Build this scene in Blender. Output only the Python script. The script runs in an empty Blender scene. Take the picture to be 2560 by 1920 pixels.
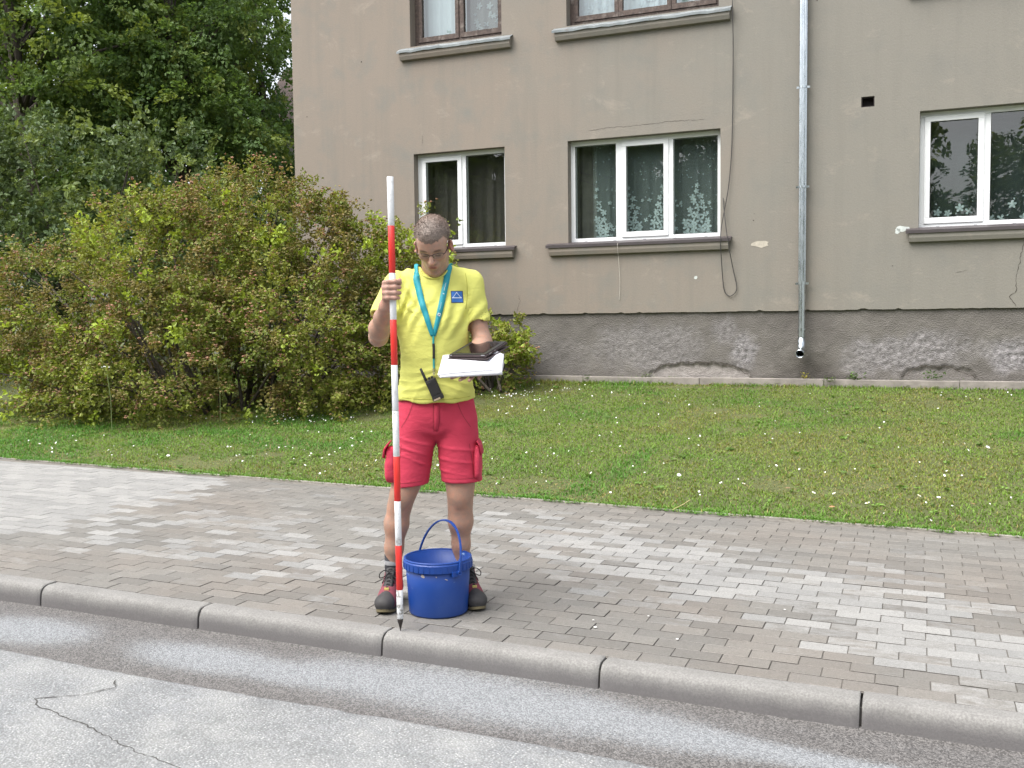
import bpy, bmesh, math, random
import numpy as np
from mathutils import Vector, Matrix, noise as mnoise

rng = np.random.default_rng(7)
random.seed(7)
SC = bpy.context.scene
COL = SC.collection

# ------------------------------------------------------------------ camera, sky, sun, exposure
CAM = np.array([2.1717, -3.9230, 1.3821])
YAW, PITCH, ROLL = math.radians(22.0075), math.radians(3.7294), math.radians(-0.6837)
cd = bpy.data.cameras.new('camera'); cam = bpy.data.objects.new('camera', cd); COL.objects.link(cam)
cd.sensor_width = 36.0; cd.lens = 2507.94 * 36.0 / 2560.0; cd.clip_start = 0.05; cd.clip_end = 2000
_f = np.array([-math.sin(YAW) * math.cos(PITCH), math.cos(YAW) * math.cos(PITCH), -math.sin(PITCH)])
_r0 = np.array([math.cos(YAW), math.sin(YAW), 0.0]); _u0 = np.cross(_r0, _f)
_r = _r0 * math.cos(ROLL) + _u0 * math.sin(ROLL); _u = -_r0 * math.sin(ROLL) + _u0 * math.cos(ROLL)
M = Matrix(((_r[0], _u[0], -_f[0], CAM[0]), (_r[1], _u[1], -_f[1], CAM[1]), (_r[2], _u[2], -_f[2], CAM[2]), (0, 0, 0, 1)))
cam.matrix_world = M
SC.camera = cam

SUN_EL, SUN_AZ = math.radians(58), math.radians(215)     # azimuth clockwise from +Y
world = bpy.data.worlds.new('World'); SC.world = world; world.use_nodes = True
nt = world.node_tree; nt.nodes.clear()
out = nt.nodes.new('ShaderNodeOutputWorld'); bg = nt.nodes.new('ShaderNodeBackground')
sky = nt.nodes.new('ShaderNodeTexSky'); sky.sky_type = 'NISHITA'; sky.sun_disc = False
sky.sun_elevation = SUN_EL; sky.sun_rotation = SUN_AZ; sky.dust_density = 4.0; sky.air_density = 1.0; sky.ozone_density = 1.0
hs = nt.nodes.new('ShaderNodeHueSaturation'); hs.inputs['Saturation'].default_value = 0.3
nt.links.new(sky.outputs[0], hs.inputs['Color']); nt.links.new(hs.outputs[0], bg.inputs[0]); nt.links.new(bg.outputs[0], out.inputs[0])
bg.inputs[1].default_value = 0.15
sd = bpy.data.lights.new('sun', 'SUN'); sun = bpy.data.objects.new('sun', sd); COL.objects.link(sun)
sd.energy = 1.5; sd.angle = math.radians(60); sd.color = (1.0, 0.98, 0.92)
_sd = Vector((math.sin(SUN_AZ) * math.cos(SUN_EL), math.cos(SUN_AZ) * math.cos(SUN_EL), math.sin(SUN_EL)))
sun.rotation_euler = (-_sd).to_track_quat('-Z', 'Y').to_euler()
vs = SC.view_settings; vs.view_transform = 'Standard'; vs.look = 'None'; vs.gamma = 1.0; vs.use_curve_mapping = False
vs.exposure = 1.3
SC.cycles.max_bounces = 8; SC.cycles.transparent_max_bounces = 16; SC.cycles.use_denoising = True
SC.cycles.caustics_reflective = False; SC.cycles.caustics_refractive = False

# ------------------------------------------------------------------ helpers
GR = -0.01644                    # the street falls gently to the right
WALL_A, WALL_Y = math.radians(-1.086), 8.4
EDGE_Y = 3.13                    # paving / lawn edge
CA, SA = math.cos(WALL_A), math.sin(WALL_A)
def wallp(s, d, z):              # s along facade, d out of the facade (towards the street), z up
    return Vector((s * CA + d * SA, WALL_Y + s * SA - d * CA, z))

def tag(o, label=None, cat=None, group=None, kind=None):
    if label: o['label'] = label
    if cat: o['category'] = cat
    if group: o['group'] = group
    if kind: o['kind'] = kind
    return o
def empty(name, loc=(0, 0, 0), rz=0.0):
    o = bpy.data.objects.new(name, None); COL.objects.link(o); o.location = loc; o.rotation_euler = (0, 0, rz)
    o.empty_display_size = 0.1
    return o
def link(name, me, parent=None, smooth=None, mat=None):
    o = bpy.data.objects.new(name, me); COL.objects.link(o)
    if parent is not None: o.parent = parent
    if mat is not None and len(me.materials) == 0: me.materials.append(mat)
    if smooth is not None: me.polygons.foreach_set('use_smooth', np.full(len(me.polygons), smooth, dtype=bool))
    return o
def mesh_np(name, V, F, cols=None, mat=None, smooth=False):
    """V (n,3); F (m,k) with equal-sided faces, or list of such arrays"""
    V = np.asarray(V, np.float32); Fs = F if isinstance(F, list) else [F]
    me = bpy.data.meshes.new(name)
    me.vertices.add(len(V)); me.vertices.foreach_set('co', V.ravel())
    idx = np.concatenate([np.asarray(f, np.int32).ravel() for f in Fs])
    sizes = np.concatenate([np.full(len(f), np.asarray(f).shape[1], np.int32) for f in Fs])
    me.loops.add(len(idx)); me.loops.foreach_set('vertex_index', idx)
    me.polygons.add(len(sizes)); st = np.zeros(len(sizes), np.int32); st[1:] = np.cumsum(sizes)[:-1]
    me.polygons.foreach_set('loop_start', st)
    me.update(calc_edges=True); me.validate()
    if cols is not None:
        c = np.ones((len(V), 4), np.float32); c[:, :3] = cols
        a = me.color_attributes.new('Col', 'FLOAT_COLOR', 'POINT'); a.data.foreach_set('color', c.ravel())
    if mat is not None: me.materials.append(mat)
    me.polygons.foreach_set('use_smooth', np.full(len(me.polygons), bool(smooth)))
    return me
class MB:
    """collects simple solids into one mesh"""
    def __init__(s): s.v = []; s.f = []
    def add(s, V, F):
        b = len(s.v); s.v += [tuple(p) for p in V]; s.f += [tuple(i + b for i in f) for f in F]; return s
    def box(s, x0, x1, y0, y1, z0, z1):
        V = [(x, y, z) for z in (z0, z1) for y in (y0, y1) for x in (x0, x1)]
        return s.add(V, [(0, 2, 3, 1), (4, 5, 7, 6), (0, 1, 5, 4), (2, 6, 7, 3), (0, 4, 6, 2), (1, 3, 7, 5)])
    def hexa(s, P):   # 8 points ordered as box
        return s.add(P, [(0, 2, 3, 1), (4, 5, 7, 6), (0, 1, 5, 4), (2, 6, 7, 3), (0, 4, 6, 2), (1, 3, 7, 5)])
    def tube(s, pts, rad, n=8, cap=True, closed=False):
        pts = [Vector(p) for p in pts]; m = len(pts); rad = rad if hasattr(rad, '__len__') else [rad] * m
        V = []; prev = None
        for i, p in enumerate(pts):
            if closed: t = pts[(i + 1) % m] - pts[i - 1]
            else: t = pts[min(i + 1, m - 1)] - pts[max(i - 1, 0)]
            t.normalize()
            if prev is None:
                a = Vector((0, 0, 1)) if abs(t.z) < 0.9 else Vector((1, 0, 0)); u = t.cross(a).normalized()
            else: u = (prev - t * prev.dot(t)).normalized()
            w = t.cross(u); prev = u
            for k in range(n):
                a = 2 * math.pi * k / n; V.append(p + (u * math.cos(a) + w * math.sin(a)) * rad[i])
        F = []
        for i in range(m if closed else m - 1):
            j = (i + 1) % m
            for k in range(n): F.append((i * n + k, i * n + (k + 1) % n, j * n + (k + 1) % n, j * n + k))
        if cap and not closed: F += [tuple(range(n))[::-1], tuple((m - 1) * n + k for k in range(n))]
        return s.add(V, F)
    def lathe(s, prof, n=32, center=(0, 0, 0)):
        V = [(center[0] + r * math.cos(2 * math.pi * k / n), center[1] + r * math.sin(2 * math.pi * k / n), center[2] + z) for r, z in prof for k in range(n)]
        F = [(i * n + k, i * n + (k + 1) % n, (i + 1) * n + (k + 1) % n, (i + 1) * n + k) for i in range(len(prof) - 1) for k in range(n)]
        return s.add(V, F)
    def mesh(s, name, mat=None):
        me = bpy.data.meshes.new(name); me.from_pydata([tuple(v) for v in s.v], [], s.f); me.validate(); me.update()
        if mat: me.materials.append(mat)
        return me
    def build(s, name, mat, parent=None, smooth=False, bevel=0.0, fix=True):
        me = s.mesh(name, mat)
        if fix or bevel:
            bm = bmesh.new(); bm.from_mesh(me); bmesh.ops.recalc_face_normals(bm, faces=bm.faces)
            if bevel: bmesh.ops.bevel(bm, geom=[e for e in bm.edges], offset=bevel, segments=2, affect='EDGES', profile=0.6)
            bm.to_mesh(me); bm.free()
        o = link(name, me, parent)
        if smooth:
            me.polygons.foreach_set('use_smooth', np.ones(len(me.polygons), bool)); 
        return o

# ------------------------------------------------------------------ materials
class NT:
    def __init__(s, name):
        s.m = bpy.data.materials.new(name); s.m.use_nodes = True; s.t = s.m.node_tree; s.t.nodes.clear()
        s.out = s.n('ShaderNodeOutputMaterial'); s.p = s.n('ShaderNodeBsdfPrincipled'); s.l(s.p.outputs[0], s.out.inputs[0])
    def n(s, t, **k):
        x = s.t.nodes.new(t)
        for a, b in k.items(): setattr(x, a, b)
        return x
    def l(s, a, b): s.t.links.new(a, b)
    def set(s, node, **k):
        for a, b in k.items(): node.inputs[a.replace('_', ' ')].default_value = b
        return node
    def pos(s, kind='geo', scale=(1, 1, 1)):
        if kind == 'geo': v = s.n('ShaderNodeNewGeometry').outputs['Position']
        else: v = s.n('ShaderNodeTexCoord').outputs['Object']
        if scale != (1, 1, 1):
            m = s.n('ShaderNodeVectorMath', operation='MULTIPLY'); m.inputs[1].default_value = scale; s.l(v, m.inputs[0]); v = m.outputs[0]
        return v
    def noise(s, v, scale, detail=4, rough=0.6, dist=0.0):
        x = s.n('ShaderNodeTexNoise'); s.set(x, Scale=scale, Detail=detail, Roughness=rough, Distortion=dist); s.l(v, x.inputs['Vector']); return x.outputs[0]
    def voro(s, v, scale, feature='F1', out='Distance'):
        x = s.n('ShaderNodeTexVoronoi', feature=feature); s.set(x, Scale=scale); s.l(v, x.inputs['Vector']); return x.outputs[out]
    def ramp(s, f, a, b, ca=(0, 0, 0), cb=(1, 1, 1), mid=None):
        x = s.n('ShaderNodeValToRGB'); e = x.color_ramp.elements
        e[0].position = a; e[0].color = (*ca, 1); e[1].position = b; e[1].color = (*cb, 1)
        if mid: q = e.new(mid[0]); q.color = (*mid[1], 1)
        s.l(f, x.inputs[0]); return x.outputs[0]
    def mix(s, f, a, b, mode='MIX'):
        x = s.n('ShaderNodeMix', data_type='RGBA', blend_type=mode)
        for val, i in ((f, 0), (a, 6), (b, 7)):
            if isinstance(val, (int, float)): x.inputs[i].default_value = val
            elif isinstance(val, tuple): x.inputs[i].default_value = (*val, 1)
            else: s.l(val, x.inputs[i])
        return x.outputs[2]
    def math(s, op, a, b=None, clamp=False):
        x = s.n('ShaderNodeMath', operation=op, use_clamp=clamp)
        for val, i in ((a, 0), (b, 1)):
            if val is None: continue
            if isinstance(val, (int, float)): x.inputs[i].default_value = val
            else: s.l(val, x.inputs[i])
        return x.outputs[0]
    def bump(s, h, strength=0.3, dist=0.01, prev=None):
        x = s.n('ShaderNodeBump'); s.set(x, Strength=strength, Distance=dist); s.l(h, x.inputs['Height'])
        if prev is not None: s.l(prev, x.inputs['Normal'])
        return x.outputs[0]
    def attr(s, name='Col', typ='GEOMETRY', out='Color'):
        x = s.n('ShaderNodeAttribute', attribute_name=name, attribute_type=typ); return x.outputs[out]
    def fin(s, color=None, rough=None, normal=None, **k):
        if color is not None:
            if isinstance(color, tuple): s.p.inputs['Base Color'].default_value = (*color, 1)
            else: s.l(color, s.p.inputs['Base Color'])
        if rough is not None:
            if isinstance(rough, (int, float)): s.p.inputs['Roughness'].default_value = rough
            else: s.l(rough, s.p.inputs['Roughness'])
        if normal is not None: s.l(normal, s.p.inputs['Normal'])
        s.set(s.p, **k); return s.m
def simple(name, c, rough=0.5, var=0.08, scale=20.0, bump=0.0, bscale=200, kind='obj', **k):
    t = NT(name); v = t.pos(kind); n = t.noise(v, scale, 4)
    lo = tuple(x * (1 - var) for x in c); hi = tuple(min(1, x * (1 + var)) for x in c)
    col = t.ramp(n, 0.3, 0.7, lo, hi)
    nor = t.bump(t.noise(v, bscale, 3), bump, 0.004) if bump else None
    return t.fin(col, rough, nor, **k)
# ------------------------------------------------------------------ the ground
def fbm(x, y, s, seed):      # cheap smooth value noise
    r = np.random.default_rng(seed); G = r.random((64, 64)); u = (x * s) % 63; w = (y * s) % 63; i = u.astype(int); j = w.astype(int); fu = u - i; fw = w - j
    fu = fu * fu * (3 - 2 * fu); fw = fw * fw * (3 - 2 * fw)
    return (G[i, j] * (1 - fu) + G[(i + 1) % 64, j] * fu) * (1 - fw) + (G[i, (j + 1) % 64] * (1 - fu) + G[(i + 1) % 64, (j + 1) % 64] * fu) * fw
def lawn_z(x, y):
    t = np.clip((y - EDGE_Y) / 5.2, 0, 1); s = t * (1 - 0.18 * np.sin(np.pi * t))
    return (GR * x - 0.012) * (1 - t) + 0.553 * s + 0.02 * np.sin(x * 1.3 + 1) * t * (1 - t) * 2

def m_ground():
    t = NT('soil'); v = t.pos(); return t.fin(t.ramp(t.noise(v, 3, 6), 0.3, 0.7, (0.06, 0.055, 0.03), (0.09, 0.1, 0.035)), 0.95)
xs = np.linspace(-1400, 1400, 41); ys = np.linspace(-1400, 1400, 41); X, Y = np.meshgrid(xs, ys, indexing='ij')
def gridmesh(name, X, Y, Z, mat, smooth=True, cols=None):
    n, m = X.shape; I = np.arange(n * m).reshape(n, m)
    F = np.stack([I[:-1, :-1], I[1:, :-1], I[1:, 1:], I[:-1, 1:]], -1).reshape(-1, 4)
    return mesh_np(name, np.stack([X, Y, Z], -1).reshape(-1, 3), F, cols, mat, smooth)
o = link('ground', gridmesh('ground', X, Y, GR * np.clip(X, -40, 40) - 0.45, m_ground())); tag(o, kind='structure')

def m_old_asphalt():
    t = NT('old_asphalt'); v = t.pos()
    big = t.noise(v, 1.3, 5); mid = t.noise(v, 9, 5)
    c = t.ramp(mid, 0.25, 0.75, (0.19, 0.195, 0.196), (0.275, 0.28, 0.28))
    c = t.mix(t.ramp(big, 0.35, 0.7), c, t.mix(0.5, c, (0.22, 0.23, 0.25)))
    st = t.n('ShaderNodeTexVoronoi', feature='F1'); t.set(st, Scale=105.0, Randomness=1.0); t.l(v, st.inputs['Vector'])
    sv = t.n('ShaderNodeSeparateColor'); t.l(st.outputs['Color'], sv.inputs[0])
    lit = t.ramp(sv.outputs[0], 0.62, 0.8); core = t.ramp(st.outputs['Distance'], 0.25, 0.42, (1, 1, 1), (0, 0, 0))
    c = t.mix(t.math('MULTIPLY', lit, core), c, (0.42, 0.42, 0.41))
    dark = t.math('MULTIPLY', t.ramp(sv.outputs[1], 0.7, 0.85), core)
    c = t.mix(t.math('MULTIPLY', dark, 0.7), c, (0.11, 0.11, 0.115))
    c = t.mix(t.math('MULTIPLY', t.ramp(st.outputs['Distance'], 0.45, 0.75), 0.6), c, (0.11, 0.11, 0.108))
    pt = t.noise(v, 3.2, 6, 0.65); c = t.mix(t.math('MULTIPLY', t.ramp(pt, 0.48, 0.68), 0.4), c, (0.34, 0.34, 0.33)); c = t.mix(t.math('MULTIPLY', t.ramp(pt, 0.3, 0.45, (1, 1, 1), (0, 0, 0)), 0.35), c, (0.14, 0.145, 0.15)); sp = t.noise(v, 2.1, 2); c = t.mix(t.ramp(sp, 0.735, 0.76), c, (0.06, 0.062, 0.065))
    h = t.ramp(st.outputs['Distance'], 0.1, 0.7, (1, 1, 1), (0, 0, 0))
    return t.fin(c, 0.88, t.bump(h, 0.5, 0.005))
def m_new_asphalt():
    t = NT('patched_asphalt'); v = t.pos(); sep = t.n('ShaderNodeSeparateXYZ'); t.l(v, sep.inputs[0])
    st = t.n('ShaderNodeTexVoronoi', feature='F1'); t.set(st, Scale=170.0); t.l(v, st.inputs['Vector'])
    sv = t.n('ShaderNodeSeparateColor'); t.l(st.outputs['Color'], sv.inputs[0])
    dry = t.ramp(sv.outputs[0], 0.15, 0.85, (0.15, 0.157, 0.165), (0.265, 0.275, 0.285))
    wet = t.ramp(sv.outputs[0], 0.2, 0.9, (0.065, 0.061, 0.059), (0.175, 0.166, 0.16))
    # drying puddle marks: where the strip is dry is stored per vertex, its border is broken up by the grit
    n2 = t.noise(v, 16, 5, 0.7); g2 = t.math('SUBTRACT', sv.outputs[1], 0.5)
    a = t.math('ADD', t.attr('dry', 'GEOMETRY', 'Fac'), t.math('ADD', t.math('MULTIPLY', t.math('SUBTRACT', n2, 0.5), 0.35), t.math('MULTIPLY', g2, 0.45)))
    f = t.ramp(a, 0.18, 0.9)
    c = t.mix(f, wet, dry)
    sp = t.noise(v, 2.6, 2); c = t.mix(t.ramp(sp, 0.75, 0.77), c, (0.09, 0.09, 0.095))
    h = t.ramp(st.outputs['Distance'], 0.1, 0.7, (1, 1, 1), (0, 0, 0))
    rough = t.ramp(f, 0, 1, (0.62,) * 3, (0.88,) * 3)
    return t.fin(c, rough, t.bump(h, 0.5, 0.003))
# road: old asphalt carriageway, its ragged edge, and the newer strip along the kerb
road_m, strip_m = m_old_asphalt(), m_new_asphalt()
xs = np.concatenate([np.linspace(-60, -4, 60), np.arange(-3.98, 5, 0.02), np.linspace(5.1, 60, 60)])
ye = np.array([-0.70 + 0.035 * mnoise.noise((x * 0.9, 3, 0)) + 0.014 * mnoise.noise((x * 7, 1, 0)) + 0.009 * mnoise.noise((x * 31, 5, 0)) for x in xs])
V = []; 
for k, (dy, z) in enumerate([(0.004, -0.113), (0, -0.1045), (-0.02, -0.098), (-0.12, -0.094), (-1.2, -0.085), (-3.4, -0.06), (-6.6, -0.10)]):
    V.append(np.stack([xs, ye + dy if k < 5 else np.full_like(xs, ye.mean() + dy), GR * xs + z], -1))
V = np.stack(V); m, n = V.shape[:2]; I = np.arange(m * n).reshape(m, n)
F = np.stack([I[:-1, :-1], I[1:, :-1], I[1:, 1:], I[:-1, 1:]], -1).reshape(-1, 4)
o = link('road', mesh_np('road', V.reshape(-1, 3), F, None, road_m, True)); tag(o, kind='structure')
X, Y = np.meshgrid(np.concatenate([np.linspace(-60, -6.2, 60), np.arange(-6, 6, 0.03), np.linspace(6.2, 60, 60)]), np.linspace(-0.86, -0.10, 27), indexing='ij')
sm = gridmesh('asphalt_strip', X, Y, GR * X - 0.107 + 0.006 * np.exp((Y + 0.11) / 0.02), strip_m)
yc = -0.40 + 0.05 * np.sin(X * 1.7 + 1); hw = 0.16 + 0.05 * np.sin(X * 2.3) + 0.06 * np.sin(X * 0.9 + 2)
dr = np.exp(-np.abs((Y - yc) / hw) ** 2.6) * np.where(X > -0.6, 1, 0) * (1 / (1 + np.exp(-(X + 0.35) * 9)))
for cx, cy, rx, ry in [(-1.75, -0.42, 0.42, 0.19), (-0.72, -0.42, 0.46, 0.17), (-0.2, -0.42, 0.5, 0.15), (-2.9, -0.4, 0.5, 0.2), (-4.2, -0.42, 0.6, 0.18)]: dr = np.maximum(dr, np.exp(-(((X - cx) / rx) ** 2 + ((Y - cy) / ry) ** 2) ** 1.6))
dr = np.clip(dr + 0.12 * (fbm(X + 70, Y + 9, 6, 8) - 0.5), 0, 1); a_ = sm.attributes.new('dry', 'FLOAT', 'POINT'); a_.data.foreach_set('value', dr.ravel().astype(np.float32))
o = link('asphalt_strip', sm); tag(o, kind='structure')
# far verge on the other side of the street
o = link('verge', gridmesh('verge', *(lambda A: (A[0], A[1], GR * np.clip(A[0], -40, 40) - 0.02))(np.meshgrid(np.linspace(-60, 60, 31), np.array([-60, -30, -15, -7.2]), indexing='ij')),
         simple('verge_grass', (0.07, 0.11, 0.03), 0.9, 0.3, 4, 0.6, 60, 'geo'))); tag(o, kind='structure')

# cracks in the road: ragged dark ribbons
def ribbon(name, pts, width, mat, parent=None, up=Vector((0, 0, 1)), jit=0.006, step=0.02, seed=0):
    pts = [Vector(p) for p in pts]; rr = random.Random(seed); P = []
    for a, b in zip(pts[:-1], pts[1:]):
        n = max(1, int((b - a).length / step))
        for i in range(n): P.append(a.lerp(b, i / n))
    P.append(pts[-1]); V = []; F = []
    for i, p in enumerate(P):
        t = (P[min(i + 1, len(P) - 1)] - P[max(i - 1, 0)]).normalized(); s = up.cross(t).normalized()
        q = p + s * (jit * rr.uniform(-1, 1) if 0 < i < len(P) - 1 else 0)
        w = width * rr.uniform(0.35, 1.3) * (0.3 if i in (0, len(P) - 1) else 1)
        V += [q - s * w / 2, q + s * w / 2]
        if i: F.append((2 * i - 2, 2 * i - 1, 2 * i + 1, 2 * i))
    me = bpy.data.meshes.new(name); me.from_pydata(V, [], F); me.materials.append(mat); me.update()
    return link(name, me, parent)
crack_m = simple('crack_dirt', (0.06, 0.057, 0.054), 0.95, 0.3, 60)
road_o = bpy.data.objects['road']
def on_road(x, y): return (x, y, GR * x - 0.0895)
for i, pts in enumerate([[(-0.86, -0.98), (-1.0, -1.08), (-0.93, -1.13), (-0.62, -1.2), (-0.3, -1.30), (0.0, -1.36), (0.35, -1.47), (0.9, -1.6)], [(-0.86, -0.98), (-0.80, -0.87), (-0.86, -0.80)]]):
    ribbon('crack', [on_road(*p) for p in pts], 0.0055, crack_m, road_o, seed=i + 3)

# kerb
kerb_m = NT('kerb_concrete'); t = kerb_m; v = t.pos(); n1 = t.noise(v, 120, 4, 0.7); n2 = t.noise(v, 4.5, 6, 0.65)
c = t.ramp(n2, 0.3, 0.72, (0.168, 0.164, 0.155), (0.242, 0.236, 0.224)); c = t.mix(t.ramp(n1, 0.38, 0.66), t.mix(0.4, c, (0.10, 0.095, 0.09)), t.mix(0.3, c, (0.36, 0.35, 0.335)))
sp = t.voro(v, 120); c = t.mix(t.ramp(sp, 0.06, 0.12, (1, 1, 1), (0, 0, 0)), c, (0.14, 0.135, 0.13))
sx = t.n('ShaderNodeSeparateXYZ'); t.l(v, sx.inputs[0])
h = t.math('SUBTRACT', sx.outputs[2], t.math('MULTIPLY', sx.outputs[0], GR))            # height relative to the street
damp_shade = t.math('ADD', t.math('ADD', h, 0.2), t.math('MULTIPLY', t.math('SUBTRACT', t.noise(t.pos('geo', (9, 9, 3)), 1.5, 4), 0.5), 0.05))
c = t.mix(t.ramp(damp_shade, 0.13, 0.185, (1, 1, 1), (0, 0, 0)), c, t.mix(0.75, c, (0.115, 0.108, 0.112)))   # lower face's shade painted into the colour, with its damp and splash dirt
kerb_m = t.fin(c, 0.85, t.bump(n1, 0.35, 0.004))
base_m = simple('bedding_mortar', (0.05, 0.047, 0.043), 0.95, 0.25, 30, 0.5, 90)
kb = MB()
kb.hexa([(x, y, GR * x + z) for z in (-0.3, -0.03) for y in (-0.105, -0.012) for x in (-30, 20)])
kerb = tag(kb.build('kerb', base_m), kind='structure')
prof = [(-0.004, -0.25), (-0.004, -0.004), (-0.008, 0.0), (-0.072, 0.001), (-0.088, -0.003), (-0.101, -0.011), (-0.110, -0.024), (-0.115, -0.045), (-0.118, -0.07), (-0.122, -0.25)]
def kerb_mesh(seed):
    L = 0.994; np_ = len(prof); cy, cz = -0.06, -0.12; xs_ = [0.003, 0.007] + list(np.linspace(0.03, L - 0.03, 40)) + [L - 0.004, L]; V = []
    for i, x in enumerate(xs_):
        end = i in (0, len(xs_) - 1); sc = 0.955 if end else 1.0
        for k, (y, z) in enumerate(prof):
            y2, z2 = cy + (y - cy) * sc, cz + (z - cz) * (1 - (1 - sc) * 0.6)
            if 1 < k < 9:
                n_ = 0.0014 * mnoise.noise((x * 9 + seed * 7, y * 60, z * 60)) + 0.001 * mnoise.noise((x * 40 + seed, y * 120, z * 120)); y2 -= n_; z2 += n_
                q = mnoise.noise((x * 14 + seed * 3, 5, k * 0.8)); 
                if q > 0.42 and 3 < k < 7: y2 += 0.004 * (q - 0.42) * 6; z2 -= 0.004 * (q - 0.42) * 6
            V.append((x, y2, z2))
    F = [(i * np_ + k, i * np_ + (k + 1) % np_, (i + 1) * np_ + (k + 1) % np_, (i + 1) * np_ + k) for i in range(len(xs_) - 1) for k in range(np_)]
    F += [tuple(range(np_)), tuple((len(xs_) - 1) * np_ + k for k in range(np_))[::-1]]
    b = MB(); b.add(V, F); me = b.mesh('kerb_stone', kerb_m)
    bm = bmesh.new(); bm.from_mesh(me); bmesh.ops.recalc_face_normals(bm, faces=bm.faces); bm.to_mesh(me); bm.free()
    me.polygons.foreach_set('use_smooth', np.ones(len(me.polygons), bool)); me.set_sharp_from_angle(angle=math.radians(40)); return me
kms = [kerb_mesh(k) for k in range(4)]
for i in range(-10, 8):
    o = link('kerb_stone', kms[i % 4], kerb); o.location = (i, random.uniform(-0.002, 0.002), GR * i + random.uniform(-0.002, 0.002)); o.rotation_euler = (0, math.atan(-GR), random.uniform(-0.002, 0.002))

# paving
def m_paver(obj):
    t = NT('paver_object' if obj else 'paver_mass'); v = t.pos()
    d = t.attr('dry', 'OBJECT' if obj else 'GEOMETRY', 'Fac'); w = t.attr('tint', 'OBJECT' if obj else 'GEOMETRY', 'Fac')
    n = t.noise(t.pos('geo', (0.45, 1.3, 1.0)), 24, 6, 0.7, 0.5); fine = t.noise(v, 170, 3, 0.7); mid = t.noise(v, 60, 4)
    f = t.math('ADD', d, t.math('MULTIPLY', t.math('SUBTRACT', n, 0.5), 1.1)); f = t.ramp(f, 0.40, 0.68)
    dry = t.ramp(mid, 0.25, 0.75, (0.23, 0.228, 0.222), (0.30, 0.298, 0.291)); wet = t.ramp(mid, 0.25, 0.75, (0.132, 0.125, 0.114), (0.185, 0.176, 0.162))
    brown = t.ramp(t.noise(v, 0.9, 3), 0.42, 0.62); wet = t.mix(brown, wet, t.mix(0.45, wet, (0.185, 0.152, 0.126)))
    c = t.mix(f, wet, dry); c = t.mix(t.ramp(fine, 0.36, 0.62), t.mix(0.4, c, (0.1, 0.097, 0.09)), t.mix(0.12, c, (0.5, 0.49, 0.47)))
    c = t.mix(1.0, c, t.ramp(w, 0, 1, (0.84, 0.84, 0.84), (1.1, 1.09, 1.08)), 'MULTIPLY')
    return t.fin(c, t.ramp(f, 0, 1, (0.62,) * 3, (0.9,) * 3), t.bump(fine, 0.35, 0.003))
PL, PW, PG = 0.2, 0.1045, 0.005
def paver_verts():
    a, b = PL / 2 - 0.0019, PW / 2 - 0.0032; e = 0.0016
    V = [(-a, -b, -0.03), (a, -b, -0.03), (a, b, -0.03), (-a, b, -0.03), (-a, -b, -e), (a, -b, -e), (a, b, -e), (-a, b, -e), (-a + e, -b + e, 0), (a - e, -b + e, 0), (a - e, b - e, 0), (-a + e, b - e, 0)]
    F = [(8, 9, 10, 11)] + [(i + o, (i + 1) % 4 + o, (i + 1) % 4 + o + 4, i + o + 4) for o in (0, 4) for i in range(4)]
    return np.array(V), np.array(F)
pv, pf = paver_verts()
bed = gridmesh('pavement', *(lambda A: (A[0], A[1], GR * A[0] - 0.009))(np.meshgrid(np.linspace(-60, 60, 121), np.array([-0.006, 1.5, EDGE_Y + 0.06]), indexing='ij')), base_m)
pavement = tag(link('pavement', bed), kind='structure')
jm = simple('joint_sand', (0.15, 0.138, 0.122), 0.95, 0.3, 25, 0.4, 120, 'geo')
bed.materials[0] = jm
def dryness(x, y):
    n = mnoise.noise((x * 0.9 + 3, y * 1.2, 0.3)) * 0.5; r = random.random()
    left = 1 / (1 + math.exp((x + 3.12 + 0.35 * max(0.0, 1.0 - y)) * 6.5))            # swept dry stretch at the left
    yc = 2.15 - 0.5 * (x + 0.3) if x > -0.3 else 2.15 + 0.1 * (x + 0.3)
    band = 0.88 * math.exp(-((y - yc) / 0.68) ** 2) * (1 / (1 + math.exp(-(x + 0.55) * 4)))
    patchy = 0.40 * math.exp(-((y - 1.15) / 0.75) ** 2) * (1 if x < 0 else 0.4)
    base = max(left * 1.1, band, patchy) + n * (0.5 if left < 0.7 else 0.05)
    if y < 0.25: base *= 0.6
    if y > 2.8 and x > -3.2: base *= 0.45
    return max(0.0, min(1.0, base + (r - 0.5) * (0.85 if left < 0.7 else 0.15)))
P = []
nrow = int((EDGE_Y - 0.0) / PW)
for j in range(nrow):
    y = 0.002 + PW * (j + 0.5); off = (j % 2) * PL / 2 + 0.03 + random.uniform(-0.012, 0.012)
    for i in range(-75, 40):
        x = i * PL + off; P.append((x, y, dryness(x, y)))
def camkey(p):
    d = np.array([p[0], p[1], GR * p[0]]) - CAM; z = d @ _f; u = (d @ _r) / z * 2508; return z if (z > 0 and abs(u) < 1270 and (d @ _u) / z * 2508 > -950) else 1e3 + abs(z)
P.sort(key=camkey)
side_m = simple('joint_dirt', (0.055, 0.05, 0.044), 0.95, 0.3, 40, 0, 100, 'geo')
pm = mesh_np('paver', pv, pf, None, m_paver(True)); pm.materials.append(side_m); pm.polygons.foreach_set('material_index', np.array([0] + [1] * 4 + [0] * 4, np.int32))
for (x, y, d) in P[:300]:
    o = link('paver', pm, pavement); o.location = (x, y, GR * x - 0.004 + random.uniform(-0.0018, 0.0018)); o.rotation_euler = (random.uniform(-.003, .003), math.atan(-GR) + random.uniform(-.002, .002), random.uniform(-.006, .006))
    o['dry'] = float(d); o['tint'] = random.random()
R_ = P[300:]; n = len(R_); ctr = np.array([(x, y, GR * x - 0.004) for x, y, _ in R_]); ctr[:, 2] += rng.uniform(-.0008, .0008, n)
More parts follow.
